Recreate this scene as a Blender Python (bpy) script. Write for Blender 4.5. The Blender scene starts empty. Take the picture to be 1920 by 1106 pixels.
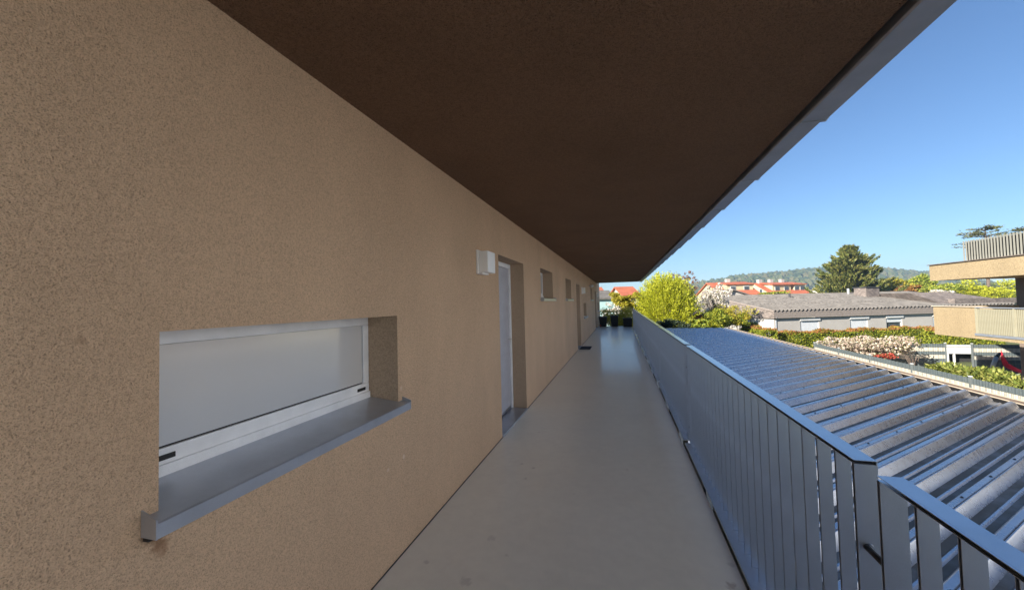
import bpy, bmesh, math, random
import numpy as np
from mathutils import Matrix, Vector

R = math.radians
rnd = random.Random(7)
nrs = np.random.RandomState(11)
sc = bpy.context.scene
col = sc.collection

# ------------------------------------------------------------------ camera
CAM = np.array([0.0, 0.0, 1.54])
FPX, YAW, PITCH, ROLL, CY = 716.6, 0.27609, 0.03298, -0.02472, 545.0
_fwd = np.array([-math.sin(YAW) * math.cos(PITCH), math.cos(YAW) * math.cos(PITCH), math.sin(PITCH)])
_rt = np.array([math.cos(YAW), math.sin(YAW), 0.0])
_up = np.cross(_rt, _fwd)
CR = math.cos(ROLL) * _rt + math.sin(ROLL) * _up
CU = -math.sin(ROLL) * _rt + math.cos(ROLL) * _up
CF = _fwd
cd = bpy.data.cameras.new('camera')
cd.sensor_width = 36.0
cd.lens = FPX / 1920 * 36
cd.shift_y = -(553.0 - CY) / 1920
cd.clip_start = 0.05
cd.clip_end = 6000
cam = bpy.data.objects.new('camera', cd)
col.objects.link(cam)
cam.matrix_world = Matrix(((CR[0], CU[0], -CF[0], CAM[0]), (CR[1], CU[1], -CF[1], CAM[1]), (CR[2], CU[2], -CF[2], CAM[2]), (0, 0, 0, 1)))
sc.camera = cam


def at(px, py, d):
    """point at depth d (metres along the view axis) seen at a photograph pixel"""
    return CAM + (CF + CR * (px - 960) / FPX - CU * (py - CY) / FPX) * d


# ------------------------------------------------------------------ world, sun, exposure
SUN_EL = 25.5
SUN_DIR = np.array([0.72, 0.694])          # horizontal direction in which the light travels
w = bpy.data.worlds.new('World')
sc.world = w
w.use_nodes = True
wn = w.node_tree.nodes
bg = wn['Background']
sky = wn.new('ShaderNodeTexSky')
sky.sky_type = 'NISHITA'
sky.sun_disc = False
sky.sun_elevation = R(SUN_EL)
sky.sun_rotation = math.atan2(-SUN_DIR[0], -SUN_DIR[1])
sky.air_density = 1.0
sky.dust_density = 0.0
sky.ozone_density = 6.0
sky.altitude = 300
w.node_tree.links.new(sky.outputs[0], bg.inputs[0])
bg.inputs[1].default_value = 0.05
sl = bpy.data.lights.new('sun', 'SUN')
sl.energy = 5.0
sl.angle = R(0.53)
sl.color = (1.0, 0.93, 0.82)
sun = bpy.data.objects.new('sun', sl)
col.objects.link(sun)
_d = Vector((SUN_DIR[0] * math.cos(R(SUN_EL)), SUN_DIR[1] * math.cos(R(SUN_EL)), -math.sin(R(SUN_EL))))
sun.rotation_euler = _d.to_track_quat('-Z', 'Y').to_euler()
sun.location = (-20, -12, 20)
sc.view_settings.view_transform = 'Standard'
sc.view_settings.look = 'None'
sc.view_settings.exposure = 1.58
sc.view_settings.gamma = 1.0
sc.render.engine = 'CYCLES'
sc.cycles.use_denoising = True
sc.cycles.max_bounces = 10
sc.cycles.diffuse_bounces = 7
sc.cycles.glossy_bounces = 4
sc.cycles.volume_bounces = 0
sc.cycles.transparent_max_bounces = 6
sc.cycles.sample_clamp_indirect = 6
sc.cycles.use_adaptive_sampling = True


# ------------------------------------------------------------------ materials
class NT:
    def __init__(self, name):
        self.m = bpy.data.materials.new(name)
        self.m.use_nodes = True
        self.t = self.m.node_tree
        self.b = self.t.nodes['Principled BSDF']
        self.tc = self.t.nodes.new('ShaderNodeTexCoord')

    def n(self, typ, **kw):
        nd = self.t.nodes.new(typ)
        for k, v in kw.items():
            if k.startswith('i_'):
                nd.inputs[k[2:].replace('_', ' ')].default_value = v
            else:
                setattr(nd, k, v)
        return nd

    def l(self, a, b):
        self.t.links.new(a, b)

    def noise(self, scale, detail=3, rough=.5, stretch=None):
        nd = self.n('ShaderNodeTexNoise')
        nd.inputs['Scale'].default_value = scale
        nd.inputs['Detail'].default_value = detail
        nd.inputs['Roughness'].default_value = rough
        if stretch:
            mp = self.n('ShaderNodeMapping')
            mp.inputs['Scale'].default_value = stretch
            self.l(self.tc.outputs['Object'], mp.inputs[0])
            self.l(mp.outputs[0], nd.inputs['Vector'])
        else:
            self.l(self.tc.outputs['Object'], nd.inputs['Vector'])
        return nd.outputs['Fac']

    def ramp(self, fac, stops):
        nd = self.n('ShaderNodeValToRGB')
        el = nd.color_ramp.elements
        while len(el) > 1:
            el.remove(el[-1])
        for i, (p, c) in enumerate(stops):
            e = el[0] if i == 0 else el.new(p)
            e.position = p
            e.color = (c[0], c[1], c[2], 1) if hasattr(c, '__len__') else (c, c, c, 1)
        self.l(fac, nd.inputs[0])
        return nd.outputs[0]

    def mix(self, fac, a, b, mode='MIX'):
        nd = self.n('ShaderNodeMix', data_type='RGBA', blend_type=mode)
        for sock, v in ((nd.inputs['Factor'], fac), (nd.inputs['A'], a), (nd.inputs['B'], b)):
            if hasattr(v, 'is_linked') or hasattr(v, 'node'):
                self.l(v, sock)
            elif sock.type == 'VALUE':
                sock.default_value = v
            else:
                sock.default_value = (v[0], v[1], v[2], 1)
        # named sockets differ by type: use the colour ones
        return nd.outputs['Result']

    def bump(self, h, dist, strength=1.0, prev=None):
        nd = self.n('ShaderNodeBump')
        nd.inputs['Distance'].default_value = dist
        nd.inputs['Strength'].default_value = strength
        self.l(h, nd.inputs['Height'])
        if prev is not None:
            self.l(prev, nd.inputs['Normal'])
        return nd.outputs[0]


def mixc(nt, fac, a, b, mode='MIX'):
    nd = nt.n('ShaderNodeMix', data_type='RGBA', blend_type=mode)
    fs = nd.inputs[0]
    A, B = nd.inputs[6], nd.inputs[7]
    for s, v in ((fs, fac), (A, a), (B, b)):
        if isinstance(v, bpy.types.NodeSocket):
            nt.l(v, s)
        elif s is fs:
            s.default_value = v
        else:
            s.default_value = (v[0], v[1], v[2], 1)
    return nd.outputs[2]


def setp(b, **kw):
    for k, v in kw.items():
        b.inputs[k.replace('_', ' ')].default_value = v


def plain(name, c, rough=.6, metal=0.0, var=.12, vs=3.0, bump=0.0, bs=60.0, spec=.5, stretch=None):
    nt = NT(name)
    f = nt.noise(vs, 4, .6, stretch)
    lo = [max(0, x * (1 - var)) for x in c]
    hi = [min(1, x * (1 + var)) for x in c]
    nt.l(nt.ramp(f, [(.3, lo), (.7, hi)]), nt.b.inputs['Base Color'])
    setp(nt.b, Roughness=rough, Metallic=metal)
    nt.b.inputs['Specular IOR Level'].default_value = spec
    if bump:
        nt.l(nt.bump(nt.noise(bs, 3, .6, stretch), bump), nt.b.inputs['Normal'])
    return nt.m


def stucco(name, c, grain, dist, pits=.45, big=.08, midc=.22, marks=None):
    nt = NT(name)
    n1 = nt.noise(grain, 2, .55)
    n2 = nt.noise(grain * .33, 3, .6)
    big_f = nt.noise(1.3, 4, .6, (1, 1, .45))
    vo = nt.n('ShaderNodeTexVoronoi', feature='F1')
    vo.inputs['Scale'].default_value = grain * .55
    nt.l(nt.tc.outputs['Object'], vo.inputs['Vector'])
    dark = nt.ramp(n1, [(.30, [x * pits for x in c]), (.47, c), (.75, [min(1, x * 1.12) for x in c])])
    mid = nt.ramp(n2, [(.32, 1 - midc), (.5, 1.0), (.7, 1 + midc * .5)])
    dark = mixc(nt, 1.0, dark, mid, 'MULTIPLY')
    bigc = nt.ramp(big_f, [(.3, 1 - big), (.7, 1 + big)])
    cc = mixc(nt, 1.0, dark, bigc, 'MULTIPLY')
    if marks:
        cc = spots(nt, cc, marks, None)
    nt.l(cc, nt.b.inputs['Base Color'])
    setp(nt.b, Roughness=.92)
    nt.b.inputs['Specular IOR Level'].default_value = .2
    b1 = nt.bump(n1, dist, 1.0)
    b2 = nt.bump(n2, dist * 1.4, .8, b1)
    b3 = nt.bump(vo.outputs['Distance'], dist * .8, .5, b2)
    nt.l(b3, nt.b.inputs['Normal'])
    return nt.m


def leaf(name, cols, rough=.55, trans=.35):
    nt = NT(name)
    g = nt.n('ShaderNodeNewGeometry')
    k = len(cols)
    stops = [((i + .5) / k, c) for i, c in enumerate(cols)]
    base = nt.ramp(g.outputs['Random Per Island'], stops)
    nt.l(base, nt.b.inputs['Base Color'])
    setp(nt.b, Roughness=rough)
    nt.b.inputs['Specular IOR Level'].default_value = .3
    tr = nt.n('ShaderNodeBsdfTranslucent')
    nt.l(base, tr.inputs['Color'])
    mx = nt.n('ShaderNodeMixShader')
    mx.inputs[0].default_value = trans
    nt.l(nt.b.outputs[0], mx.inputs[1])
    nt.l(tr.outputs[0], mx.inputs[2])
    out = nt.t.nodes['Material Output']
    nt.l(mx.outputs[0], out.inputs[0])
    return nt.m


M = {}
M['wall'] = None
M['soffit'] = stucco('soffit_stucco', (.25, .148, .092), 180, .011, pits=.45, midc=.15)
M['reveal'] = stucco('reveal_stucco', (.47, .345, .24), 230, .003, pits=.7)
M['nwall'] = stucco('neighbour_render', (.32, .245, .145), 55, .006, pits=.8)
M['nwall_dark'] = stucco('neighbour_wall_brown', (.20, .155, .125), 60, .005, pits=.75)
M['slab_white'] = plain('roof_edge_metal', (.30, .31, .33), .4, .5)


def spots(nt, c, lst, org):
    """small stains and patches: (world x, y, z, radius, colour, strength); lumpy outline"""
    geo = nt.n('ShaderNodeNewGeometry')
    wob = nt.n('ShaderNodeTexNoise')
    wob.inputs['Scale'].default_value = 38
    wob.inputs['Detail'].default_value = 3
    nt.l(geo.outputs['Position'], wob.inputs['Vector'])
    for (x, y, z, rad, cc, st) in lst:
        sub = nt.n('ShaderNodeVectorMath', operation='SUBTRACT')
        nt.l(geo.outputs['Position'], sub.inputs[0])
        sub.inputs[1].default_value = (x, y, z)
        ln = nt.n('ShaderNodeVectorMath', operation='LENGTH')
        nt.l(sub.outputs[0], ln.inputs[0])
        md = nt.n('ShaderNodeMath', operation='MULTIPLY_ADD')
        nt.l(wob.outputs['Fac'], md.inputs[0])
        md.inputs[1].default_value = -rad * 2.2
        nt.l(ln.outputs['Value'], md.inputs[2])
        mr = nt.n('ShaderNodeMapRange')
        mr.inputs['From Min'].default_value = -rad * .55
        mr.inputs['From Max'].default_value = rad * .05
        mr.inputs['To Min'].default_value = st
        mr.inputs['To Max'].default_value = 0.0
        nt.l(md.outputs[0], mr.inputs[0])
        c = mixc(nt, mr.outputs[0], c, cc)
    return c


def floor_mat():
    nt = NT('floor_coating')
    n1 = nt.noise(1.1, 5, .6)
    n2 = nt.noise(14, 4, .6)
    n3 = nt.noise(320, 2, .5)
    sp = nt.noise(5.5, 2, .4)
    base = nt.ramp(n1, [(.3, (.80, .785, .70)), (.7, (.86, .845, .755))])
    c2 = nt.ramp(n2, [(.35, .97), (.65, 1.02)])
    c = mixc(nt, 1.0, base, c2, 'MULTIPLY')
    spot = nt.ramp(sp, [(.20, .82), (.25, 1.0)])
    c = mixc(nt, 1.0, c, spot, 'MULTIPLY')
    gr = nt.ramp(n3, [(.3, .9), (.7, 1.08)])
    c = mixc(nt, 1.0, c, gr, 'MULTIPLY')
    c = spots(nt, c, FM, None)
    nt.l(c, nt.b.inputs['Base Color'])
    rr = nt.n('ShaderNodeMapRange')
    rr.inputs['To Min'].default_value = .24
    rr.inputs['To Max'].default_value = .40
    nt.b.inputs['Coat Weight'].default_value = .3
    nt.b.inputs['Coat Roughness'].default_value = .10
    nt.l(n1, rr.inputs[0])
    nt.l(rr.outputs[0], nt.b.inputs['Roughness'])
    b = nt.bump(nt.noise(60, 2), .0005, .6)
    b = nt.bump(nt.noise(5, 1), .003, .22, b)
    nt.l(b, nt.b.inputs['Normal'])
    return nt.m


def on_wall(px, py):
    d_ = at(px, py, 1.0) - CAM
    return CAM + d_ * (-1.36 / d_[0])


def on_floor(px, py):
    d_ = at(px, py, 1.0) - CAM
    return CAM + d_ * (-CAM[2] / d_[2])


WM = []
for (px, py, rad, cc, st) in ((757, 856, .016, (.80, .66, .54), .6), (752, 728, .014, (.80, .66, .54), .5), (728, 880, .012, (.80, .66, .54), .4), (292, 1003, .04, (.16, .09, .05), .75), (300, 1022, .03, (.28, .15, .08), .6), (700, 300, .01, (.3, .2, .12), .4), (860, 600, .012, (.8, .66, .54), .35), (150, 640, .012, (.32, .2, .12), .35)):
    q_ = on_wall(px, py)
    WM.append((q_[0], q_[1], q_[2], rad, cc, st))
M['wall'] = stucco('wall_stucco', (.66, .46, .305), 310, .004, pits=.55, midc=.13, marks=WM)
FM = []
for (px, py, rad, cc, st) in ((979, 869, .016, (.22, .20, .19), .6), (1000, 877, .018, (.22, .20, .19), .6), (985, 897, .018, (.26, .24, .23), .55), (800, 1053, .02, (.30, .28, .27), .5), (873, 1090, .035, (.34, .32, .30), .55), (1372, 1098, .03, (.20, .13, .07), .7), (922, 1008, .03, (.40, .37, .35), .45), (868, 1063, .012, (.85, .83, .8), .6), (1175, 880, .012, (.3, .28, .26), .5), (1076, 925, .01, (.3, .28, .26), .4), (1010, 810, .02, (.36, .34, .32), .4), (1120, 700, .03, (.4, .38, .36), .35), (950, 1040, .014, (.3, .28, .26), .4)):
    q_ = on_floor(px, py)
    FM.append((q_[0], q_[1], q_[2], rad, cc, st * .6))
M['floor'] = floor_mat()
M['concrete'] = plain('slab_concrete', (.30, .29, .28), .85, bump=.002)


def paint_metal(name, c, rough=.36, metal=.75, var=.08, coat=0.0):
    nt = NT(name)
    n1 = nt.noise(900, 1, .5)
    n2 = nt.noise(6, 3, .6)
    a = nt.ramp(n1, [(.3, [x * .86 for x in c]), (.7, [min(1, x * 1.12) for x in c])])
    b = nt.ramp(n2, [(.3, 1 - var), (.7, 1 + var)])
    nt.l(mixc(nt, 1.0, a, b, 'MULTIPLY'), nt.b.inputs['Base Color'])
    setp(nt.b, Roughness=rough, Metallic=metal)
    nt.b.inputs['Coat Weight'].default_value = coat
    nt.b.inputs['Coat IOR'].default_value = 1.6
    nt.b.inputs['Coat Roughness'].default_value = .12
    nt.l(nt.bump(nt.noise(700, 2), .0002, .6), nt.b.inputs['Normal'])
    return nt.m


M['rail'] = paint_metal('railing_paint', (.50, .545, .62), .36, .8, coat=.8)
M['gutter'] = paint_metal('gutter_zinc', (.42, .45, .50), .42, .6)
M['alu'] = paint_metal('window_aluminium', (.85, .86, .88), .42, .15)
M['sill'] = paint_metal('sill_aluminium', (.47, .50, .56), .30, .6)
M['doorleaf'] = paint_metal('door_grey', (.50, .50, .55), .45, .2)
M['black'] = plain('black_rubber', (.012, .012, .013), .6)
M['dark'] = plain('dark_interior', (.02, .02, .02), .8)
M['white'] = plain('lamp_white', (.90, .895, .88), .4, var=.03)
M['screw'] = plain('steel_screw', (.65, .66, .68), .28, 1.0)
M['planter'] = plain('planter_black', (.010, .010, .011), .5)
M['planter_rim'] = plain('planter_rim_dark', (.03, .03, .032), .35)
M['mat'] = plain('doormat', (.045, .05, .06), .95, bump=.004, bs=200)
M['redpot'] = plain('red_pot', (.35, .06, .05), .6)


def frosted():
    nt = NT('frosted_glass')
    f = nt.noise(600, 1)
    nt.l(nt.ramp(f, [(.3, (.60, .605, .615)), (.7, (.65, .655, .66))]), nt.b.inputs['Base Color'])
    setp(nt.b, Roughness=.30, IOR=1.7)
    nt.b.inputs['Coat Weight'].default_value = 1.0
    nt.b.inputs['Coat IOR'].default_value = 2.5
    nt.b.inputs['Coat Roughness'].default_value = .15
    nt.l(nt.bump(nt.noise(400, 2), .0004, .5), nt.b.inputs['Normal'])
    return nt.m


M['frost'] = frosted()


def zinc(name, c, dirt, rough=.27):
    nt = NT(name)
    n1 = nt.noise(9, 5, .65)
    n2 = nt.noise(60, 3, .6, (1, .15, 1))
    n3 = nt.noise(2.2, 4, .6)
    a = nt.ramp(n1, [(.3, [x * .88 for x in c]), (.6, c), (.8, [min(1, x * 1.08) for x in c])])
    streak = nt.ramp(n2, [(.3, .93), (.65, 1.03)])
    a = mixc(nt, 1.0, a, streak, 'MULTIPLY')
    d = nt.ramp(n3, [(.45 - dirt * .25, 0), (.75 - dirt * .25, 1)])
    cc = mixc(nt, nt_mul(nt, d, dirt), a, (.10, .082, .055))
    nt.l(cc, nt.b.inputs['Base Color'])
    mr = nt.n('ShaderNodeMapRange')
    mr.inputs['To Min'].default_value = .82
    mr.inputs['To Max'].default_value = .82 - dirt * .8
    nt.l(d, mr.inputs[0])
    nt.l(mr.outputs[0], nt.b.inputs['Metallic'])
    r2 = nt.n('ShaderNodeMapRange')
    r2.inputs['To Min'].default_value = rough
    r2.inputs['To Max'].default_value = rough + .08 + dirt * .3
    nt.l(n1, r2.inputs[0])
    nt.l(r2.outputs[0], nt.b.inputs['Roughness'])
    nt.l(nt.bump(n1, .002, .12), nt.b.inputs['Normal'])
    return nt.m


def nt_mul(nt, sock, v):
    nd = nt.n('ShaderNodeMath', operation='MULTIPLY')
    nt.l(sock, nd.inputs[0])
    nd.inputs[1].default_value = v
    return nd.outputs[0]


M['zinc'] = zinc('roof_zinc', (.50, .53, .59), .13, .22)
M['zinc_dirty'] = zinc('roof_zinc_valley', (.36, .36, .36), .85, .4)
M['moss'] = plain('moss_stained_zinc', (.36, .28, .11), .8, var=.5, vs=14)
M['brown_metal'] = plain('brown_gutter', (.20, .155, .125), .5, .3, var=.2)
M['cream_metal'] = plain('cream_edge', (.56, .47, .36), .5, var=.15)
M['beam'] = plain('dark_steel', (.05, .05, .055), .6)
M['strip_dark'] = plain('fence_strip_grey', (.085, .105, .11), .55, var=.25, vs=8, stretch=(6, 6, 1))
M['strip_cream'] = plain('fence_strip_cream', (.48, .44, .36), .55, var=.12, vs=8)
M['post'] = plain('fence_post', (.16, .18, .18), .5, .3)
M['post_cap'] = plain('fence_post_cap', (.62, .64, .66), .4)
M['wood_white'] = plain('white_boards', (.56, .56, .55), .6, var=.08)
M['plaster_white'] = plain('white_plaster', (.40, .375, .345), .85, var=.06, vs=1.2, bump=.003)
M['plaster_bounce'] = plain('bounce_block_render', (.54, .56, .60), .9, var=.05, bump=.003)  # render of the added block, tinted so its bounced light stays neutral
M['plaster_cream'] = plain('cream_plaster', (.50, .42, .26), .85, var=.06)
M['plaster_turq'] = plain('turquoise_plaster', (.34, .50, .49), .85, var=.05)
M['shutter'] = plain('white_shutter', (.56, .58, .60), .5, var=.05)
M['glass_dark'] = plain('dark_glass', (.05, .06, .07), .08, var=.2, spec=.8)
M['brown_wood'] = plain('brown_shutter', (.16, .055, .035), .7)
M['eternit'] = plain('weathered_fibre_cement', (.13, .118, .106), .9, var=.4, vs=1.6, bump=.01, bs=9)


def shingle(name, c):
    nt = NT(name)
    mp = nt.n('ShaderNodeMapping')
    nt.l(nt.tc.outputs['Object'], mp.inputs[0])
    br = nt.n('ShaderNodeTexBrick')
    br.inputs['Scale'].default_value = 1.0
    br.inputs['Brick Width'].default_value = .22
    br.inputs['Row Height'].default_value = .12
    br.inputs['Mortar Size'].default_value = .008
    br.inputs['Color1'].default_value = (c[0] * 1.25, c[1] * 1.25, c[2] * 1.25, 1)
    br.inputs['Color2'].default_value = (c[0] * .7, c[1] * .7, c[2] * .7, 1)
    br.inputs['Mortar'].default_value = (c[0] * .3, c[1] * .3, c[2] * .3, 1)
    cmb = nt.n('ShaderNodeCombineXYZ')
    sep = nt.n('ShaderNodeSeparateXYZ')
    nt.l(mp.outputs[0], sep.inputs[0])
    ad = nt.n('ShaderNodeMath', operation='ADD')
    nt.l(sep.outputs[0], ad.inputs[0])
    nt.l(sep.outputs[1], ad.inputs[1])
    nt.l(ad.outputs[0], cmb.inputs[0])
    nt.l(sep.outputs[2], cmb.inputs[1])
    nt.l(cmb.outputs[0], br.inputs['Vector'])
    v = nt.ramp(nt.noise(2, 4, .6), [(.3, .75), (.7, 1.2)])
    nt.l(mixc(nt, 1.0, br.outputs[0], v, 'MULTIPLY'), nt.b.inputs['Base Color'])
    setp(nt.b, Roughness=.9)
    nt.l(nt.bump(br.outputs[1], .01, -1.0), nt.b.inputs['Normal'])
    return nt.m


M['shingle'] = shingle('grey_wood_shingles', (.20, .165, .145))
M['fascia'] = plain('weathered_fascia_boards', (.25, .21, .185), .85, var=.35, vs=6, stretch=(1, 1, 5))


def tile_roof(name, c):
    nt = NT(name)
    wv = nt.n('ShaderNodeTexWave', wave_type='BANDS', bands_direction='Z')
    wv.inputs['Scale'].default_value = 6
    nt.l(nt.tc.outputs['Object'], wv.inputs['Vector'])
    n = nt.noise(.7, 4, .7)
    a = nt.ramp(n, [(.3, [x * .75 for x in c]), (.7, [x * 1.15 for x in c])])
    b = nt.ramp(wv.outputs[0], [(0, .75), (.4, 1.05)])
    nt.l(mixc(nt, 1.0, a, b, 'MULTIPLY'), nt.b.inputs['Base Color'])
    setp(nt.b, Roughness=.85)
    return nt.m


M['tiles'] = tile_roof('red_roof_tiles', (.42, .115, .055))
M['bark'] = plain('bark', (.12, .09, .07), .95, var=.4, vs=8, bump=.02, bs=12, stretch=(1, 1, .2))
M['bark_dark'] = plain('bark_dark', (.06, .045, .04), .95, var=.4, vs=8)
M['lf_lime'] = leaf('lime_leaves', [(0.224, 0.245, 0.017), (0.428, 0.460, 0.024), (0.551, 0.562, 0.037), (0.620, 0.612, 0.061)], trans=.4)
M['lf_yellow'] = leaf('yellow_green_leaves', [(0.281, 0.263, 0.027), (0.431, 0.413, 0.037), (0.488, 0.375, 0.056)], trans=.4)
M['lf_green'] = leaf('green_leaves', [(0.120, 0.179, 0.024), (0.216, 0.288, 0.035), (0.336, 0.384, 0.048), (0.480, 0.456, 0.072)])
M['lf_dark'] = leaf('dark_green_leaves', [(.012, .022, .012), (.025, .04, .02), (.04, .06, .03)], trans=.15)
M['lf_conifer'] = leaf('conifer_needles', [(.05, .062, .018), (.10, .122, .026), (.155, .17, .035), (.21, .19, .05)], trans=.15)
M['lf_pine'] = leaf('pine_needles', [(0.060, 0.066, 0.024), (0.120, 0.132, 0.036), (0.168, 0.156, 0.060)], trans=.15)
M['lf_blossom'] = leaf('white_blossom', [(.72, .68, .62), (.62, .52, .46), (.8, .77, .72), (.16, .16, .03), (.74, .68, .58)], trans=.3)
M['lf_pinkwhite'] = leaf('cream_pink_blossom', [(.70, .60, .48), (.58, .42, .33), (.74, .66, .54), (.13, .14, .03), (.66, .5, .42), (.10, .10, .025)], trans=.3)
M['lf_red'] = leaf('red_flowers', [(.42, .05, .04), (.5, .09, .06), (.3, .04, .03), (.08, .1, .03)], trans=.2)
M['lf_rust'] = leaf('rust_buds', [(0.192, 0.096, 0.054), (0.144, 0.072, 0.048), (0.240, 0.132, 0.084)], trans=.2)
M['lf_hedge'] = leaf('hedge_leaves', [(0.100, 0.140, 0.016), (0.200, 0.250, 0.024), (0.300, 0.330, 0.030), (0.400, 0.380, 0.040)], trans=.3)
M['lf_tips'] = leaf('orange_hedge_tips', [(0.338, 0.143, 0.039), (0.286, 0.169, 0.039), (0.390, 0.117, 0.052), (0.234, 0.208, 0.039)], trans=.35)
M['lf_laurel'] = leaf('laurel_leaves', [(0.075, 0.098, 0.022), (0.135, 0.172, 0.038), (0.209, 0.239, 0.053), (0.329, 0.329, 0.090)], rough=.3, trans=.25)
M['lf_forest'] = leaf('far_forest_leaves', [(.035, .05, .02), (.06, .075, .025), (.085, .095, .03), (.11, .10, .04)], trans=.0)


def ground_mat():
    nt = NT('grass_ground')
    n1 = nt.noise(.35, 5, .6)
    n2 = nt.noise(12, 4, .6)
    a = nt.ramp(n1, [(.3, (.05, .07, .015)), (.6, (.10, .115, .03)), (.8, (.14, .12, .06))])
    b = nt.ramp(n2, [(.3, .7), (.7, 1.2)])
    nt.l(mixc(nt, 1.0, a, b, 'MULTIPLY'), nt.b.inputs['Base Color'])
    setp(nt.b, Roughness=1.0)
    nt.l(nt.bump(n2, .05), nt.b.inputs['Normal'])
    return nt.m


M['ground'] = ground_mat()
M['paving'] = plain('garden_paving', (.45, .42, .37), .9, var=.2, vs=2, bump=.004)
M['hill'] = plain('hill_soil', (.05, .06, .03), 1.0, var=.4, vs=.02)
M['slat'] = plain('terrace_slats', (.24, .235, .20), .6, var=.1)
M['red_plastic'] = plain('red_plastic', (.55, .02, .05), .35, var=.05)
M['grey_plastic'] = plain('grey_plastic', (.30, .31, .30), .5)


# ------------------------------------------------------------------ mesh helpers
ORG = {}


class MB:
    def __init__(self):
        self.v, self.f, self.mi = [], [], []

    def quad(self, a, b, c, d, mi=0):
        n = len(self.v)
        self.v += [tuple(a), tuple(b), tuple(c), tuple(d)]
        self.f.append((n, n + 1, n + 2, n + 3))
        self.mi.append(mi)
        return self

    def poly(self, pts, mi=0):
        n = len(self.v)
        self.v += [tuple(p) for p in pts]
        self.f.append(tuple(range(n, n + len(pts))))
        self.mi.append(mi)
        return self

    def hexa(self, p, mi=0):
        """8 corners: bottom ring 0-3 (counter-clockwise), top ring 4-7"""
        n = len(self.v)
        self.v += [tuple(q) for q in p]
        for f in ((3, 2, 1, 0), (4, 5, 6, 7), (0, 1, 5, 4), (1, 2, 6, 5), (2, 3, 7, 6), (3, 0, 4, 7)):
            self.f.append(tuple(n + i for i in f))
            self.mi.append(mi)
        return self

    def box(self, x0, x1, y0, y1, z0, z1, mi=0):
        return self.hexa([(x0, y0, z0), (x1, y0, z0), (x1, y1, z0), (x0, y1, z0), (x0, y0, z1), (x1, y0, z1), (x1, y1, z1), (x0, y1, z1)], mi)

    def prism(self, prof, axis, a, b, mi=0):
        """extrude a closed 2-D profile along axis: 'x' takes (y,z), 'y' takes (x,z), 'z' takes (x,y)"""
        def P(q, t):
            return {'x': (t, q[0], q[1]), 'y': (q[0], t, q[1]), 'z': (q[0], q[1], t)}[axis]
        n = len(self.v)
        k = len(prof)
        self.v += [P(q, a) for q in prof] + [P(q, b) for q in prof]
        self.f.append(tuple(range(n, n + k)))
        self.mi.append(mi)
        self.f.append(tuple(range(n + 2 * k - 1, n + k - 1, -1)))
        self.mi.append(mi)
        for i in range(k):
            j = (i + 1) % k
            self.f.append((n + i, n + k + i, n + k + j, n + j))
            self.mi.append(mi)
        return self

    def tube(self, pts, rads, seg=8, mi=0):
        pts = [np.array(p, float) for p in pts]
        n0 = len(self.v)
        for i, p in enumerate(pts):
            d = pts[min(i + 1, len(pts) - 1)] - pts[max(i - 1, 0)]
            d = d / (np.linalg.norm(d) + 1e-9)
            a = np.cross(d, (0, 0, 1.0))
            if np.linalg.norm(a) < .05:
                a = np.cross(d, (1.0, 0, 0))
            a = a / np.linalg.norm(a)
            b = np.cross(d, a)
            for s in range(seg):
                t = 2 * math.pi * s / seg
                self.v.append(tuple(p + rads[i] * (a * math.cos(t) + b * math.sin(t))))
        for i in range(len(pts) - 1):
            for s in range(seg):
                q = (s + 1) % seg
                self.f.append((n0 + i * seg + s, n0 + i * seg + q, n0 + (i + 1) * seg + q, n0 + (i + 1) * seg + s))
                self.mi.append(mi)
        self.f.append(tuple(n0 + s for s in range(seg))[::-1])
        self.mi.append(mi)
        self.f.append(tuple(n0 + (len(pts) - 1) * seg + s for s in range(seg)))
        self.mi.append(mi)
        return self

    def build(self, name, mat, parent=None, world=True, bevel=0.0, smooth=False, fix=True):
        me = bpy.data.meshes.new(name)
        o0 = ORG.get(parent.name, (0, 0, 0)) if (parent is not None and world) else (0, 0, 0)
        me.from_pydata([(a - o0[0], b - o0[1], c - o0[2]) for a, b, c in self.v], [], self.f)
        for m in (mat if isinstance(mat, (list, tuple)) else [mat]):
            me.materials.append(m)
        me.polygons.foreach_set('material_index', self.mi)
        if bevel or fix:
            bm = bmesh.new()
            bm.from_mesh(me)
            if fix:
                bmesh.ops.recalc_face_normals(bm, faces=bm.faces)
            if bevel:
                bmesh.ops.bevel(bm, geom=bm.edges[:], offset=bevel, segments=2, affect='EDGES', profile=.6)
            bm.to_mesh(me)
            bm.free()
        if smooth:
            me.polygons.foreach_set('use_smooth', [True] * len(me.polygons))
        o = bpy.data.objects.new(name, me)
        col.objects.link(o)
        if parent is not None:
            o.parent = parent
            if parent.name in ORG:
                ORG[o.name] = ORG[parent.name]
        return o


def thing(name, label, cat, loc=(0, 0, 0), rz=0.0, group=None):
    o = bpy.data.objects.new(name, None)
    o.empty_display_size = .2
    col.objects.link(o)
    o.location = loc
    o.rotation_euler = (0, 0, rz)
    o['label'] = label
    o['category'] = cat
    if group:
        o['group'] = group
    ORG[o.name] = tuple(loc)
    return o


def tag(o, label, cat, group=None):
    o['label'] = label
    o['category'] = cat
    if group:
        o['group'] = group
    return o


def struct(o):
    o['kind'] = 'structure'
    return o


def share(src, parent, off=(0, 0, 0)):
    """another copy of a part, sharing mesh data"""
    c = src.copy()
    col.objects.link(c)
    c.parent = parent
    c.location = (src.location[0] + off[0], src.location[1] + off[1], src.location[2] + off[2])
    if parent is not None and parent.name in ORG:
        ORG[c.name] = ORG[parent.name]
    return c


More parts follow.
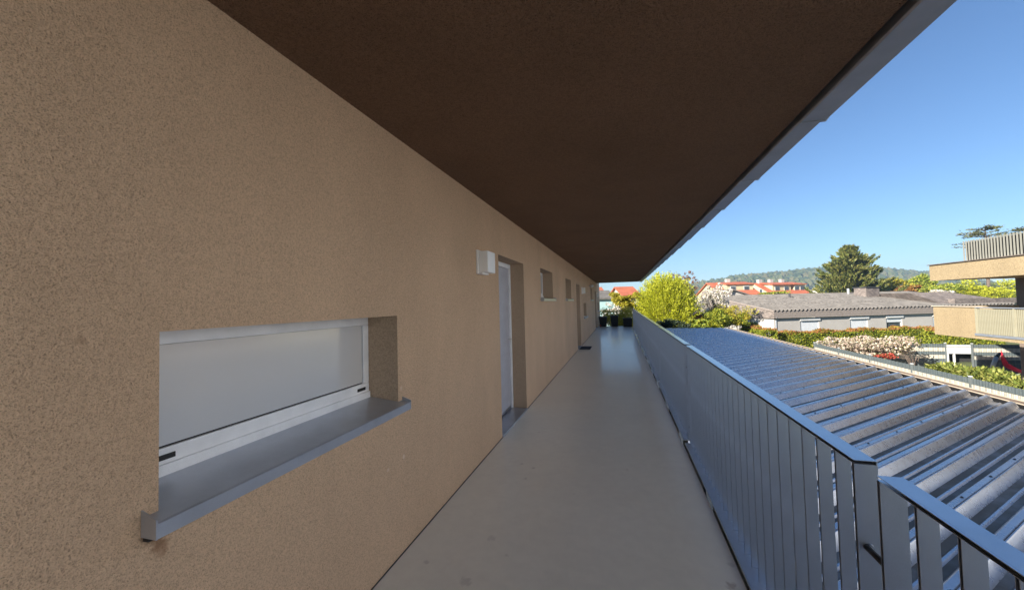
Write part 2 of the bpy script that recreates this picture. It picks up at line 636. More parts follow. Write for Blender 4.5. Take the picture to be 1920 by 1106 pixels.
def recenter(o):
    """move a top-level mesh's origin to its base"""
    me = o.data
    n = len(me.vertices)
    a = np.empty(n * 3)
    me.vertices.foreach_get('co', a)
    a = a.reshape(-1, 3)
    c = np.array([(a[:, 0].min() + a[:, 0].max()) / 2, (a[:, 1].min() + a[:, 1].max()) / 2, a[:, 2].min()])
    me.vertices.foreach_set('co', (a - c).ravel())
    o.location = o.location + Vector(c)
    return o


def leaves(name, mat, pts, dirs, L, W, parent=None, world=True, flat=None, fold=.25):
    """many small pointed leaves: two triangles each, folded along the rib"""
    pts = np.asarray(pts, float)
    n = len(pts)
    d = np.asarray(dirs, float)
    d = d / (np.linalg.norm(d, axis=1, keepdims=True) + 1e-9)
    q = nrs.normal(size=(n, 3))
    if flat is not None:
        q = q * (1 - flat) + np.cross(d, np.array([0, 0, 1.0]) + nrs.normal(size=(n, 3)) * .3) * flat * 2
    s = q - (q * d).sum(1, keepdims=True) * d
    s = s / (np.linalg.norm(s, axis=1, keepdims=True) + 1e-9)
    u = np.cross(d, s)
    Ls = (L * (0.6 + .8 * nrs.rand(n)))[:, None]
    Ws = (W * (0.6 + .8 * nrs.rand(n)))[:, None]
    a = pts - d * Ls * .5
    b = pts + s * Ws * .5 + u * Ws * fold
    c = pts + d * Ls * .5
    e = pts - s * Ws * .5 + u * Ws * fold
    V = np.stack([a, b, c, e], 1).reshape(-1, 3)
    o0 = np.array(ORG.get(parent.name, (0, 0, 0)) if (parent is not None and world) else (0, 0, 0))
    V = V - o0
    me = bpy.data.meshes.new(name)
    me.vertices.add(4 * n)
    me.vertices.foreach_set('co', V.ravel())
    me.loops.add(4 * n)
    me.loops.foreach_set('vertex_index', np.arange(4 * n))
    me.polygons.add(n)
    me.polygons.foreach_set('loop_start', np.arange(n) * 4)
    me.polygons.foreach_set('loop_total', np.full(n, 4))
    mats = mat if isinstance(mat, (list, tuple)) else [mat]
    for m in mats:
        me.materials.append(m)
    me.update(calc_edges=True)
    me.validate()
    o = bpy.data.objects.new(name, me)
    col.objects.link(o)
    if parent is not None:
        o.parent = parent
    return o


def clumpy(c, r, n, k=40, cr=.28, shell=.55, zmin=None, power=1.0):
    """points in k uneven clumps spread through an ellipsoid"""
    c = np.array(c, float)
    r = np.array(r, float)
    v = nrs.normal(size=(k, 3))
    v /= np.linalg.norm(v, axis=1, keepdims=True)
    rad = (shell + (1 - shell) * nrs.rand(k) ** power)[:, None]
    cc = v * rad
    sz = cr * (.5 + .9 * nrs.rand(k))
    idx = nrs.randint(0, k, n)
    p = nrs.normal(size=(n, 3))
    p /= np.linalg.norm(p, axis=1, keepdims=True)
    p *= (nrs.rand(n) ** .45)[:, None]
    pts = cc[idx] + p * sz[idx][:, None]
    out = c + pts * r
    dirs = pts + nrs.normal(size=(n, 3)) * .6
    if zmin is not None:
        kmask = out[:, 2] > zmin
        out, dirs = out[kmask], dirs[kmask]
    return out, dirs, c + cc * r


def limb_tree(base, tips, r0, top_frac=.55):
    """tapered trunk with limbs that run out to the given clump centres"""
    mb = MB()
    base = np.array(base, float)
    tips = np.asarray(tips)
    cen = tips.mean(0)
    top = np.array([cen[0], cen[1], base[2] + (tips[:, 2].max() - base[2]) * top_frac])
    mid = base + (top - base) * .5 + np.array([rnd.uniform(-.1, .1), rnd.uniform(-.1, .1), 0])
    mb.tube([base - np.array([0, 0, .1]), base + (mid - base) * .3, mid, top], [r0 * 1.25, r0, r0 * .8, r0 * .45], 8)
    for t in tips:
        s = base + (top - base) * rnd.uniform(.35, .98)
        m = (s + t) / 2 + np.array([rnd.uniform(-.1, .1), rnd.uniform(-.1, .1), rnd.uniform(.0, .25)]) * np.linalg.norm(t - s) * .6
        mb.tube([s, m, t], [r0 * .33, r0 * .2, r0 * .05], 5)
    return mb


def tree(name, label, px, py_mid, d, rpx, hpx, mat, n, L, W, ground=-2.9, k=40, cr=.3, shell=.45, r0=.12, cat='tree', bark='bark', depth=1.0, group=None, zmin=None, power=1.0):
    """crown centred on a photograph pixel at depth d; rpx/hpx half extents in pixels"""
    c = at(px, py_mid, d)
    sx, sz = rpx * d / FPX, hpx * d / FPX
    root = thing(name, label, cat, (c[0], c[1], ground), group=group)
    pts, dirs, cc = clumpy(c, (sx, sx * depth, sz), n, k, cr, shell, zmin, power)
    leaves('crown', mat, pts, dirs, L, W, root)
    keep = cc[:: max(1, len(cc) // 26)]
    limb_tree((c[0], c[1], ground), keep, r0).build('trunk', M[bark], root, fix=False, smooth=True)
    return root


GZ = -2.9          # ground level (the walkway is one storey up)
WX = -1.36         # face of the corridor wall
CZ = 2.627         # soffit
FX = 0.592         # walkway edge
YE = 23.6          # end of the roof overhang

# ================================================================== GROUND
g = MB()
N = 48
for i in range(N):
    for j in range(N):
        def cc_(t):
            t = t / N * 2 - 1
            return 1150 * (abs(t) ** 2.2) * (1 if t > 0 else -1)
        g.quad((cc_(i), cc_(j), GZ), (cc_(i + 1), cc_(j), GZ), (cc_(i + 1), cc_(j + 1), GZ), (cc_(i), cc_(j + 1), GZ))
struct(g.build('ground', M['ground'], fix=False))
struct(MB().box(.8, 10.2, -8, 25.0, GZ - .05, GZ + .02).build('driveway', M['paving']))
struct(MB().box(10.45, 26, -16, 24.8, GZ - .05, GZ + .012).build('added_bounce_paving', M['paving']))  # unseen pale paving, added to bounce sunlight up to the soffit

# ================================================================== THE APARTMENT BUILDING
bld = thing('apartment_building', 'brown rendered building with open walkway, doors and small windows', 'building', (-5, 9, GZ))
Y0, Y1 = -7.0, 26.4
LOW = (.93, 1.48)
UPP = (1.605, 2.16)
lows = [(.833, 2.125), (14.7, 15.9), (23.9, 25.1), (-4.2, -2.9)]
upps = [(6.685, 7.935), (9.9, 11.05), (18.45, 19.6)]
doors = [(4.245, 5.44), (12.35, 13.44), (21.45, 22.5)]
holes = [(a, b) + LOW for a, b in lows] + [(a, b) + UPP for a, b in upps] + [(a, b, -0.002, 2.115) for a, b in doors]


def wall_with_holes(x, y0, y1, z0, z1, holes, depth):
    mb = MB()
    ys = sorted({y0, y1} | {h[0] for h in holes} | {h[1] for h in holes})
    zs = sorted({z0, z1} | {h[2] for h in holes} | {h[3] for h in holes})
    for a, b in zip(ys[:-1], ys[1:]):
        for c, d in zip(zs[:-1], zs[1:]):
            m = ((a + b) / 2, (c + d) / 2)
            if any(h[0] < m[0] < h[1] and h[2] < m[1] < h[3] for h in holes):
                continue
            mb.quad((x, a, c), (x, b, c), (x, b, d), (x, a, d))
    return mb


RD = .21
wl = wall_with_holes(WX, Y0, Y1, GZ, 3.05, holes, RD)
wl.box(-10, WX - .45, Y0, Y1, GZ, 3.05)              # the rest of the block
wl.quad((WX, Y1, GZ), (WX - .45, Y1, GZ), (WX - .45, Y1, 3.05), (WX, Y1, 3.05))
wl.quad((WX, Y0, GZ), (WX - .45, Y0, GZ), (WX - .45, Y0, 3.05), (WX, Y0, 3.05))
wl.quad((WX, Y0, 3.05), (WX, Y1, 3.05), (WX - .45, Y1, 3.05), (WX - .45, Y0, 3.05))
wall = wl.build('wall', M['wall'], bld, fix=False)
# rendered reveals of every opening
for (a, b, c, d) in holes:
    rv = MB()
    x0, x1 = WX - RD - .1, WX - .0005
    e = .0
    rv.quad((x0, a, c), (x1, a, c), (x1, a, d), (x0, a, d))
    rv.quad((x0, b, c), (x0, b, d), (x1, b, d), (x1, b, c))
    rv.quad((x0, a, d), (x1, a, d), (x1, b, d), (x0, b, d))
    rv.quad((x0, a, c - .02), (x0, b, c - .02), (x1, b, c - .02), (x1, a, c - .02))
    rv.build('window_reveal' if c > .5 else 'door_reveal', M['reveal'], wall, fix=False)


def make_window(a, b, c, d, glass, sillover=.045, proj=.062, near=False):
    xf = WX - RD                    # outer face of the frame
    t = .055
    fr = MB()
    bz = c + .045                    # frame stands on the sloping sill
    fr.box(xf - .06, xf, a + .003, b - .003, bz, bz + .085)
    fr.box(xf - .06, xf, a + .003, b - .003, d - t, d - .003)
    fr.box(xf - .06, xf, a + .003, a + t, bz + .086, d - t - .001)
    fr.box(xf - .06, xf, b - t, b - .003, bz + .086, d - t - .001)
    f = fr.build('window', M['alu'], bld, bevel=.0025 if near else 0)
    f['label'] = 'light grey metal framed window with frosted pane'
    gk = MB()
    gk.box(xf - .03, xf - .012, a + t, b - t, bz + .085, d - t)
    gk.build('gasket', M['black'], f)
    pn = MB()
    pn.box(xf - .028, xf - .008, a + t + .003, b - t - .006, bz + .085 + .007, d - t - .0015)
    pn.build('pane', glass, f)
    rail = MB().box(xf - .002, xf + .012, a + .006, b - .006, bz - .012, bz + .03)
    rail.build('lower_rail', M['alu'], f, bevel=.002 if near else 0)
    if near:
        for yy in (a + .105, b - .115):
            MB().box(xf - .004, xf + .003, yy, yy + .075, bz + .043, bz + .062).build('vent_slot', M['black'], f, bevel=.002)
    xs = WX + proj
    s = MB()
    s.prism([(xf - .03, c + .042), (xs - .004, c + .006), (xs, c + .002), (xs, c - .040), (xs - .004, c - .040), (xs - .004, c - .002), (xf - .03, c + .034)], 'y', a - sillover + .004, b + sillover - .004)
    so = s.build('window_sill', M['sill'], bld, bevel=0)
    for yy, q in ((a - sillover, 1), (b + sillover - .004, -1)):
        cp = MB()
        cp.prism([(WX + .002, c - .040), (xs + .002, c - .040), (xs + .002, c + .016), (WX + .002, c + .036)], 'y', yy, yy + .004)
        cp.build('end_cap', M['sill'], so)
    if near:
        MB().box(WX + .001, WX + .022, a - sillover + .006, a - sillover + .03, c - .055, c - .012).build('foam_seal', M['black'], so)
    return f


for i, (a, b) in enumerate(lows):
    make_window(a, b, LOW[0], LOW[1], M['frost'], near=(i == 0))
for a, b in upps:
    make_window(a, b, UPP[0], UPP[1], M['frost'])
for i, (a, b) in enumerate(doors):
    xf = WX - RD
    dr = MB()
    t = .065
    dr.box(xf - .05, xf + .012, a + .003, a + t, .02, 2.11)
    dr.box(xf - .05, xf + .012, b - t, b - .003, .02, 2.11)
    dr.box(xf - .05, xf + .012, a + t + .001, b - t - .001, 2.11 - t, 2.11)
    d = dr.build('door', M['alu'], bld, bevel=.003)
    MB().box(xf - .05, xf - .006, a + t + .004, b - t - .004, .035, 2.11 - t - .004).build('leaf', M['doorleaf'], d, bevel=.003)
    MB().box(xf - .045, xf - .002, a + t + .016, b - t - .016, .04, .075).build('kick_plate', M['screw'], d, bevel=.002)
    hb = MB()
    hb.tube([(xf - .006, b - t - .09, 1.03), (xf + .045, b - t - .09, 1.03), (xf + .05, b - t - .1, 1.03), (xf + .05, b - t - .22, 1.03)], [.009] * 4, 8)
    hb.build('handle', M['screw'], d)
    MB().box(xf - .05, WX + .012, a + .002, b - .002, .002, .019).build('threshold', M['sill'], d, bevel=.003)

# walkway slab in two pours with a visible joint
fl = MB().box(WX + .003, FX, Y0, 12.93, -.26, 0).build('walkway_floor', M['floor'], bld, fix=True)
MB().box(WX + .003, FX, 12.942, 24.15, -.26, -.0005).build('walkway_floor', M['floor'], bld)
MB().box(WX + .003, FX - .01, 12.9, 12.96, -.25, -.006).build('joint_filler', M['black'], fl)
MB().box(WX + .0005, WX + .007, Y0, Y1 - 2.3, .0006, .005).build('sealant_joint', M['beam'], fl)
# roof overhang
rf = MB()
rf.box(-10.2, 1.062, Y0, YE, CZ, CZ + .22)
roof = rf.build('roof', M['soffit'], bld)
MB().box(-10.2, 1.075, Y0, YE + .02, CZ + .221, CZ + .25).build('roof_sheet', M['slab_white'], roof)
MB().box(1.063, 1.099, Y0, YE, CZ + .10, CZ + .2).build('eave_shadow_board', M['beam'], roof)
# eave gutter in lapped lengths
seg = 1.184
y = 2.728 - seg * 8
while y < YE:
    ye = min(y + seg, YE)
    x0, z0, z1 = 1.10, CZ - .012, CZ + .135

    def gprof(x1, dz):
        return [(x0 + .006, z0 - dz), (x1 - .012, z0 - .002 - dz), (x1 - .003, z0 + .006 - dz), (x1, z0 + .02), (x1, z1), (x1 - .004, z1), (x1 - .006, z0 + .022), (x0 + .008, z0 + .006), (x0 + .004, z1 + .02), (x0, z1 + .02), (x0, z0 + .01 - dz)]
    pa, pb = gprof(1.236, 0), gprof(1.250, .006)
    gm = MB()
    kq = len(pa)
    gm.v = [(q[0], y + .004, q[1]) for q in pa] + [(q[0], ye + .02, q[1]) for q in pb]
    gm.f = [tuple(range(kq)), tuple(range(2 * kq - 1, kq - 1, -1))] + [(i_, kq + i_, kq + (i_ + 1) % kq, (i_ + 1) % kq) for i_ in range(kq)]
    gm.mi = [0] * len(gm.f)
    so = gm.build('gutter_length', M['gutter'], roof)
    lip = MB()
    x1 = 1.250
    lip.prism([(x0 - .002, z0 - .0105), (x1 - .008, z0 - .0125), (x1 + .004, z0 + .004), (x1 + .004, z1 - .01), (x1 + .0005, z1 - .01), (x1 + .0005, z0 + .005), (x1 - .010, z0 - .0085), (x0 - .002, z0 - .0065)], 'y', ye - .002, ye + .021)
    lip.build('lap_joint', M['gutter'], so)
    y += seg

# ================================================================== RAILING PANELS
RX0, RX1, RT = .652, .710, 1.05
lab = {0: 'nearest grey steel railing panel, cut off by the right edge of the photo',
       1: 'second grey railing panel from the camera, its square end post beside the gap'}
ords = ['third', 'fourth', 'fifth', 'sixth', 'seventh', 'eighth', 'ninth']


def railing(y0, y1, label):
    t = thing('railing_panel', label, 'railing', ((RX0 + RX1) / 2, (y0 + y1) / 2, 0), group='steel railing panels along the walkway')
    th = .012
    tw = .0012

    def chan_v(ya, t_, x0, x1):
        # flat bar hollowed towards the wall to shape a shaded dark edge
        return MB().prism([(x0, ya), (x1, ya), (x1, ya + t_), (x0, ya + t_), (x0, ya + t_ - tw), (x1 - .003, ya + t_ - tw), (x1 - .003, ya + tw), (x0, ya + tw)], 'z', .0245, RT - th - .0005)
    MB().prism([(RX0, RT - th), (RX1, RT - th), (RX1, RT), (RX0, RT), (RX0, RT - tw * 1.3), (RX1 - .003, RT - tw * 1.3), (RX1 - .003, RT - th + tw), (RX0, RT - th + tw)], 'y', y0 + .0005, y1 - .0005).build('top_rail', M['rail'], t)  # top rail hollowed likewise, its dark edge comes from the cavity
    MB().box(FX + .012, RX1, y0, y1, .012, .024).build('bottom_rail', M['rail'], t, bevel=.0015)
    for ya in (y0, y1 - th):
        chan_v(ya, th, RX0, RX1).build('post', M['rail'], t)
    n = int(round((y1 - y0) / .1235))
    st = (y1 - y0 - th) / n
    src = None
    for k in range(1, n):
        ya = y0 + k * st
        if src is None:
            src = chan_v(ya, .0095, RX0 + .008, RX1 - .009).build('baluster', M['rail'], t)
            ysrc = ya
        else:
            share(src, t, (rnd.uniform(-.0012, .0012), ya - ysrc + rnd.uniform(-.0015, .0015), 0))
    for zc in (.80, .16):
        for ya in (y0 - .0,):
            sc_ = MB()
            sc_.tube([(RX0 + .028, ya - .0035, zc), (RX0 + .028, ya + .001, zc)], [.009, .011], 12)
            sc_.build('screw', M['screw'], t)
    for k in range(2):
        yb = y0 + (y1 - y0) * (.25 + .5 * k)
        MB().box(RX0 + .01, RX1 - .008, yb, yb + .05, -.3, .0115).build('bracket', M['rail'], t)
    for zc in (.80, .16):
        tb = MB()
        tb.tube([(RX0 + .02, y1 - .002, zc), (RX0 + .02, y1 + GAP + .003, zc)], [.0085, .0085], 10)
        tb.build('link_tube', M['black'], t, smooth=True)
    return t


GAP = .105
PL = 3.04
yb = 1.385
railing(yb - GAP - PL, yb - GAP, lab[0])
k = 0
while yb < 23.0:
    ye = min(yb + PL, 23.5)
    if k == 0:
        railing(yb, ye, lab[1])
    else:
        railing(yb, ye, '%s grey railing panel from the camera along the walkway' % ords[k - 1])
    yb = ye + GAP
    k += 1

# ================================================================== THINGS ON THE WALL AND FLOOR
def box_lamp(y, z, label):
    t = thing('wall_lamp', label, 'lamp', (WX, y + .125, z), group='white box lamps on the corridor wall')
    MB().box(WX + .001, WX + .022, y, y + .25, z, z + .24).build('base_plate', M['white'], t, bevel=.004)
    MB().box(WX + .0225, WX + .122, y + .012, y + .238, z + .014, z + .226).build('shade', M['white'], t, bevel=.008)
    MB().box(WX + .03, WX + .06, y + .02, y + .2, z - .001, z + .0135).build('lower_bracket', M['white'], t)
    return t


box_lamp(3.52, 1.838, 'large white box lamp beside the nearest door')
box_lamp(14.05, 1.825, 'white box lamp beyond the second door of the corridor')
box_lamp(23.05, 1.80, 'farthest white box lamp at the end of the corridor wall')
t = thing('wall_spotlight', 'small white rounded spotlight on the wall between box lamp and upper window', 'lamp', (WX, 17.7, 2.2))
MB().tube([(WX + .001, 17.7, 2.25), (WX + .04, 17.7, 2.25)], [.045, .045], 14).build('base_plate', M['white'], t)
MB().tube([(WX + .045, 17.7, 2.25), (WX + .09, 17.66, 2.255), (WX + .15, 17.62, 2.235), (WX + .17, 17.6, 2.22)], [.03, .06, .065, .05], 14).build('head', M['white'], t, smooth=True)
dm = MB().box(-1.33, -.99, 12.52, 13.3, .001, .016).build('doormat', M['mat'], bevel=.004)
tag(recenter(dm), 'dark doormat lying in front of the second corridor door', 'doormat')


def planter(px0, px1, y, h, taper, label, rim=True):
    xa, xb = px0, px1
    c = (xa + xb) / 2
    t = thing('planter', label, 'planter', (c, y, 0), group='black planters at the end of the walkway')
    r1 = (xb - xa) / 2
    r0 = r1 * taper
    mb = MB()
    zb = .012
    mb.hexa([(c - r0, y - r0, zb), (c + r0, y - r0, zb), (c + r0, y + r0, zb), (c - r0, y + r0, zb), (c - r1, y - r1, h - .07), (c + r1, y - r1, h - .07), (c + r1, y + r1, h - .07), (c - r1, y + r1, h - .07)])
    mb.build('pot', M['planter'], t, bevel=.008)
    e = .012
    rm = MB()
    q = r1 + e
    for (x0, x1, y0, y1) in ((c - q, c + q, y - q, y - q + .05), (c - q, c + q, y + q - .05, y + q), (c - q, c - q + .05, y - q + .051, y + q - .051), (c + q - .05, c + q, y - q + .051, y + q - .051)):
        rm.box(x0, x1, y0, y1, h - .069, h)
    rm.build('rim', M['planter_rim'], t, bevel=.004)
    MB().box(c - r1 + .03, c + r1 - .03, y - r1 + .03, y + r1 - .03, h - .068, h - .05).build('soil', M['bark_dark'], t)
    for sx in (-1, 1):
        for sy in (-1, 1):
            MB().box(c + sx * r0 * .7 - .02, c + sx * r0 * .7 + .02, y + sy * r0 * .7 - .02, y + sy * r0 * .7 + .02, .0005, .0118).build('foot', M['planter'], t)


planter(-1.30, -.83, 23.85, .60, .80, 'left black tapered planter next to the wall end')
planter(-.62, -.17, 23.80, .66, .84, 'middle and tallest black planter with raised rim')
planter(.10, .60, 23.42, .52, .97, 'right low boxy black planter against the railing')
pt = thing('flower_pot', 'tiny red pot in front of the left black planter', 'pot', (-1.22, 23.5, 0))
MB().tube([(-1.22, 23.5, .001), (-1.22, 23.5, .1), (-1.22, 23.5, .101), (-1.22, 23.5, .13)], [.035, .05, .06, .06], 12).build('pot', M['redpot'], pt, smooth=True)

# ================================================================== CARPORT WITH RIBBED ROOF
cp = thing('carport', 'long carport with ribbed zinc sheet roof beside the walkway', 'carport', (3.5, 11, GZ))
ZT = -.30
ANG = R(47.0)
ud = np.array([math.sin(ANG), math.cos(ANG)])       # along the ribs
uq = np.array([math.cos(ANG), -math.sin(ANG)])      # across them, towards the camera
PIT = .449 * math.sin(ANG)
XA, XB, YF = .80, 6.22, 26.6
H = .085
# one period across q: valley with bead, web, top flange with groove, web
prof = [(0, 0, 1), (.06, 0, 1), (.072, .014, 0), (.088, .014, 0), (.10, 0, 1), (.150, 0, 0), (.198, H - .006, 0), (.206, H, 0), (.246, H, 0), (.249, H - .007, 1), (.255, H - .007, 0), (.258, H, 0), (.265, H - .001, 0), (.271, H - .008, 0)]
prof = [(q * PIT / .318, z, m) for q, z, m in prof]
q_ref = np.dot((6.207, 8.433), uq) - .234 * PIT / .318
nper = 3


def clip(q):
    """both ends of a rib line inside the roof outline"""
    p0 = q * uq
    ta = (XA - p0[0]) / ud[0]
    tb = (XB - p0[0]) / ud[0]
    tb = min(tb, (YF - p0[1]) / ud[1])
    ta = max(ta, (-4.0 - p0[1]) / ud[1])
    return ta, tb


i0 = -62
sheet = []
n_per = 0
kk = i0
while kk < 40:
    cols = []
    for per in range(nper):
        for (q, z, m) in prof:
            cols.append((q_ref + (kk + per) * PIT + q, z, m))
    cols.append((q_ref + (kk + nper) * PIT + .004, 0, 1))
    mb = MB()
    for (a, b) in zip(cols[:-1], cols[1:]):
        ta, tb = clip(a[0])
        sa, sb = clip(b[0])
        if tb - ta < .05 or sb - sa < .05:
            continue
        def P(q, t, z):
            w_ = q * uq + t * ud
            return (w_[0], w_[1], ZT - H + z + (0.0008 * ((kk // nper) % 2)))
        steps = 6
        for s in range(steps):
            f0, f1 = s / steps, (s + 1) / steps
            tail = 2 if s == steps - 1 else 0
            # a short mossy end at the gutter
            A0, A1 = ta + (tb - ta) * f0, ta + (tb - ta) * f1
            B0, B1 = sa + (sb - sa) * f0, sa + (sb - sa) * f1
            mi = a[2]
            mb.quad(P(a[0], A0, a[1]), P(b[0], B0, b[1]), P(b[0], B1, b[1]), P(a[0], A1, a[1]), mi)
    if mb.f:
        sheet_o = mb.build('roof_sheet', [M['zinc'], M['zinc_dirty']], cp, fix=False)
        ms = MB()
        for per in (1,):
            q = q_ref + (kk + per) * PIT + .226 * PIT / .318
            ta, tb = clip(q)
            tt = ta + .3 + .1 * per
            while tt < tb - .1:
                w_ = q * uq + tt * ud
                zc = ZT + .0008 * ((kk // nper) % 2)
                ms.tube([(w_[0], w_[1], zc - .001), (w_[0], w_[1], zc + .003), (w_[0], w_[1], zc + .0032), (w_[0], w_[1], zc + .009)], [.014, .013, .008, .007], 6)
                tt += .82
        if ms.f:
            ms.build('screw_heads', M['beam'], sheet_o, fix=False)['kind'] = 'stuff'
    kk += nper
# gutter along the far edge
gm = MB()
gx0, gx1 = 6.33, 6.48
gm.prism([(gx0, ZT - .045), (gx0 + .012, ZT - .045), (gx0 + .02, ZT - .12), (gx1 - .02, ZT - .12), (gx1 - .012, ZT - .03), (gx1, ZT - .03), (gx1, ZT - .13), (gx0, ZT - .13)], 'y', -4, YF)
gu = gm.build('gutter', M['brown_metal'], cp)
MB().box(gx0 - .09, gx0 - .003, -4, YF, ZT - .16, ZT - .10).build('gap_shade_strip', M['black'], gu)  # black strips paint the shade of the gap between ribs and gutter
MB().box(gx0 - .009, gx0 - .0025, -4, YF, ZT - .099, ZT - .048).build('gap_shade_strip', M['black'], gu)
MB().box(gx0 - .004, gx0 + .013, -4, YF, ZT - .044, ZT - .032).build('gutter_bead', M['cream_metal'], gu, bevel=.003)
MB().box(gx1 - .012, gx1 + .010, -4, YF, ZT - .029, ZT - .017).build('gutter_bead', M['cream_metal'], gu, bevel=.003)
MB().box(.9, 6.1, YF - .2, YF - .08, ZT - .32, ZT - H - .004).build('beam', M['beam'], cp)
for xx in (1.1, 5.85):
    MB().box(xx, xx + .12, -4, YF - .25, ZT - .32, ZT - H - .004).build('beam', M['beam'], cp)
    yy = -3.5
    while yy < YF:
        MB().box(xx + .01, xx + .11, yy, yy + .1, GZ, ZT - .321).build('post', M['beam'], cp)
        yy += 4.9
MB().box(6.3, 6.36, -4, YF, GZ, ZT - .35).build('side_panel', M['beam'], cp)

# ================================================================== FENCE WITH WOVEN STRIPS
def strip_fence(name, label, p0, p1, ztop, pattern, panel=2.4, skip_wire=False):
    p0, p1 = np.array(p0, float), np.array(p1, float)
    L = np.linalg.norm(p1 - p0)
    ang = math.atan2(p1[1] - p0[1], p1[0] - p0[0])
    t = thing(name, label, 'fence', (p0[0], p0[1], GZ), rz=ang)
    n = max(1, int(round(L / panel)))
    w_ = L / n
    sh = .19
    top = ztop - GZ
    srcs = {}
    for k in range(n + 1):
        MB().box(k * w_ - .03, k * w_ + .03, -.03, .03, 0, top + .03).build('post', M['post'], t, world=False)
        MB().box(k * w_ - .036, k * w_ + .036, -.036, .036, top + .0305, top + .05).build('post_cap', M['post_cap'], t, world=False)
    for k in range(n):
        for r_, ch in enumerate(pattern):
            z1 = top - .012 - r_ * sh
            if z1 - sh < .02:
                break
            key = (ch,)
            if key not in srcs:
                mb = MB()
                m_ = int(w_ / .05)
                x0 = .036
                wd = (w_ - .072) / m_
                for q in range(m_):           # the strip weaves in front of and behind the wires
                    oy = .004 if q % 2 else -.004
                    o2 = -oy
                    mb.quad((x0 + q * wd, oy, -sh + .004), (x0 + (q + 1) * wd, o2, -sh + .004), (x0 + (q + 1) * wd, o2, 0), (x0 + q * wd, oy, 0))
                srcs[key] = mb.build('strip', M['strip_dark'] if ch == 'd' else M['strip_cream'], t, world=False, fix=False)
                srcs[key].location = (k * w_, 0, z1)
            else:
                c = share(srcs[key], t)
                c.location = (k * w_, 0, z1)
        wm = MB()
        if not skip_wire:
            x = .085
            while x < w_ - .04:
                for dx in (0, .05):
                    wm.box(k * w_ + x + dx - .003, k * w_ + x + dx + .003, -.010, -.004, .05, top)
                    wm.box(k * w_ + x + dx - .003, k * w_ + x + dx + .003, .004, .010, .05, top)
                x += .2
            wm.build('wire', M['post'], t, world=False, fix=False)
    return t


strip_fence('privacy_fence', 'long grey and cream strip fence running behind the carport gutter', (10.32, 25.2), (10.32, 5.4), -1.1, 'dcdcddddd')
strip_fence('privacy_fence', 'grey and cream striped fence at the back of the garden, left of the white shelter', (10.45, 25.25), (16.1, 25.25), -1.1, 'dcdcddddd', panel=2.3)
strip_fence('privacy_fence', 'striped fence partly in shade under the neighbouring balcony', (17.0, 25.0), (24.5, 25.0), -1.1, 'dcdcddddd', panel=2.5)

# ================================================================== NEIGHBOURING BUILDING WITH BALCONIES
nb = thing('neighbour_building', 'beige flat roofed building with two jutting balconies at right edge', 'building', (17, 15, GZ))
NX, NY = 13.1, 21.15     # outer face and far end of the balcony slabs
UZ0, UZ1 = 2.07, 2.74
MB().box(NX, 22, 8.6, NY, UZ0, UZ1).build('upper_slab', M['nwall'], nb)
MB().box(NX - .06, 22, 8.6, NY + .05, UZ1 + .001, UZ1 + .03).build('coping', M['brown_metal'], nb)
MB().box(NX + 2.75, 22, 8.6, NY - .1, GZ, UZ0 - .001).build('wall', M['nwall_dark'], nb)
# roof terrace railing: vertical slats
sx = NX + .75
src = None
yy = 20.45
first = yy
while yy > 13.5:
    if src is None:
        src = MB().box(sx, sx + .02, yy, yy + .05, UZ1 + .031, UZ1 + .92).build('slat', M['slat'], nb)
    else:
        share(src, nb, (0, yy - first, 0))
    yy -= .125
MB().box(sx + .021, sx + .05, 13.5, 20.52, UZ1 + .06, UZ1 + .10).build('slat_rail', M['post'], nb)
MB().box(sx + .021, sx + .05, 13.5, 20.52, UZ1 + .84, UZ1 + .88).build('slat_rail', M['post'], nb)
MB().box(sx + .13, sx + .15, 13.5, 20.5, UZ1 + .035, UZ1 + .86).build('slat_gap_backing', M['black'], nb)  # black sheet added so the gaps between the slats read dark
# lower balcony: solid end parapet, slab and bar railing
LZ0, LZ1 = -.26, .95
MB().box(NX + .05, NX + .25, 19.15, NY, LZ0, LZ1).build('balcony_parapet', M['nwall'], nb)
MB().box(NX + .251, NX + 2.74, NY - .2, NY, LZ0, LZ1).build('balcony_parapet', M['nwall'], nb)
MB().box(NX, NX + .3, 19.1, NY + .04, LZ1 + .001, LZ1 + .03).build('coping', M['cream_metal'], nb)
MB().box(NX + .051, NX + 2.74, 8.6, 19.149, LZ0, LZ0 + .2).build('balcony_slab', M['nwall'], nb)
MB().box(NX + .02, NX + .05, 8.6, 19.14, LZ0 + .12, LZ0 + .21).build('slab_drip_edge', M['gutter'], nb)
M['bal_bar'] = plain('balcony_bars', (.30, .28, .20), .5, var=.1)
src = None
yy = 19.05
first = yy
while yy > 14.0:
    if src is None:
        src = MB().box(NX + .08, NX + .10, yy, yy + .03, LZ0 + .21, LZ1 - .06).build('balcony_bar', M['bal_bar'], nb)
    else:
        share(src, nb, (0, yy - first, 0))
    yy -= .065
for yy in (19.09, 17.6, 16.1, 14.6):
    MB().box(NX + .06, NX + .12, yy, yy + .05, LZ0 + .205, LZ1 - .03).build('balcony_post', M['bal_bar'], nb)
MB().box(NX + .055, NX + .125, 14.0, 19.14, LZ1 - .029, LZ1 + .01).build('balcony_handrail', M['gutter'], nb)
MB().box(NX + .13, NX + .15, 14.0, 19.1, LZ0 + .25, LZ1 - .1).build('privacy_mat', M['nwall'], nb)

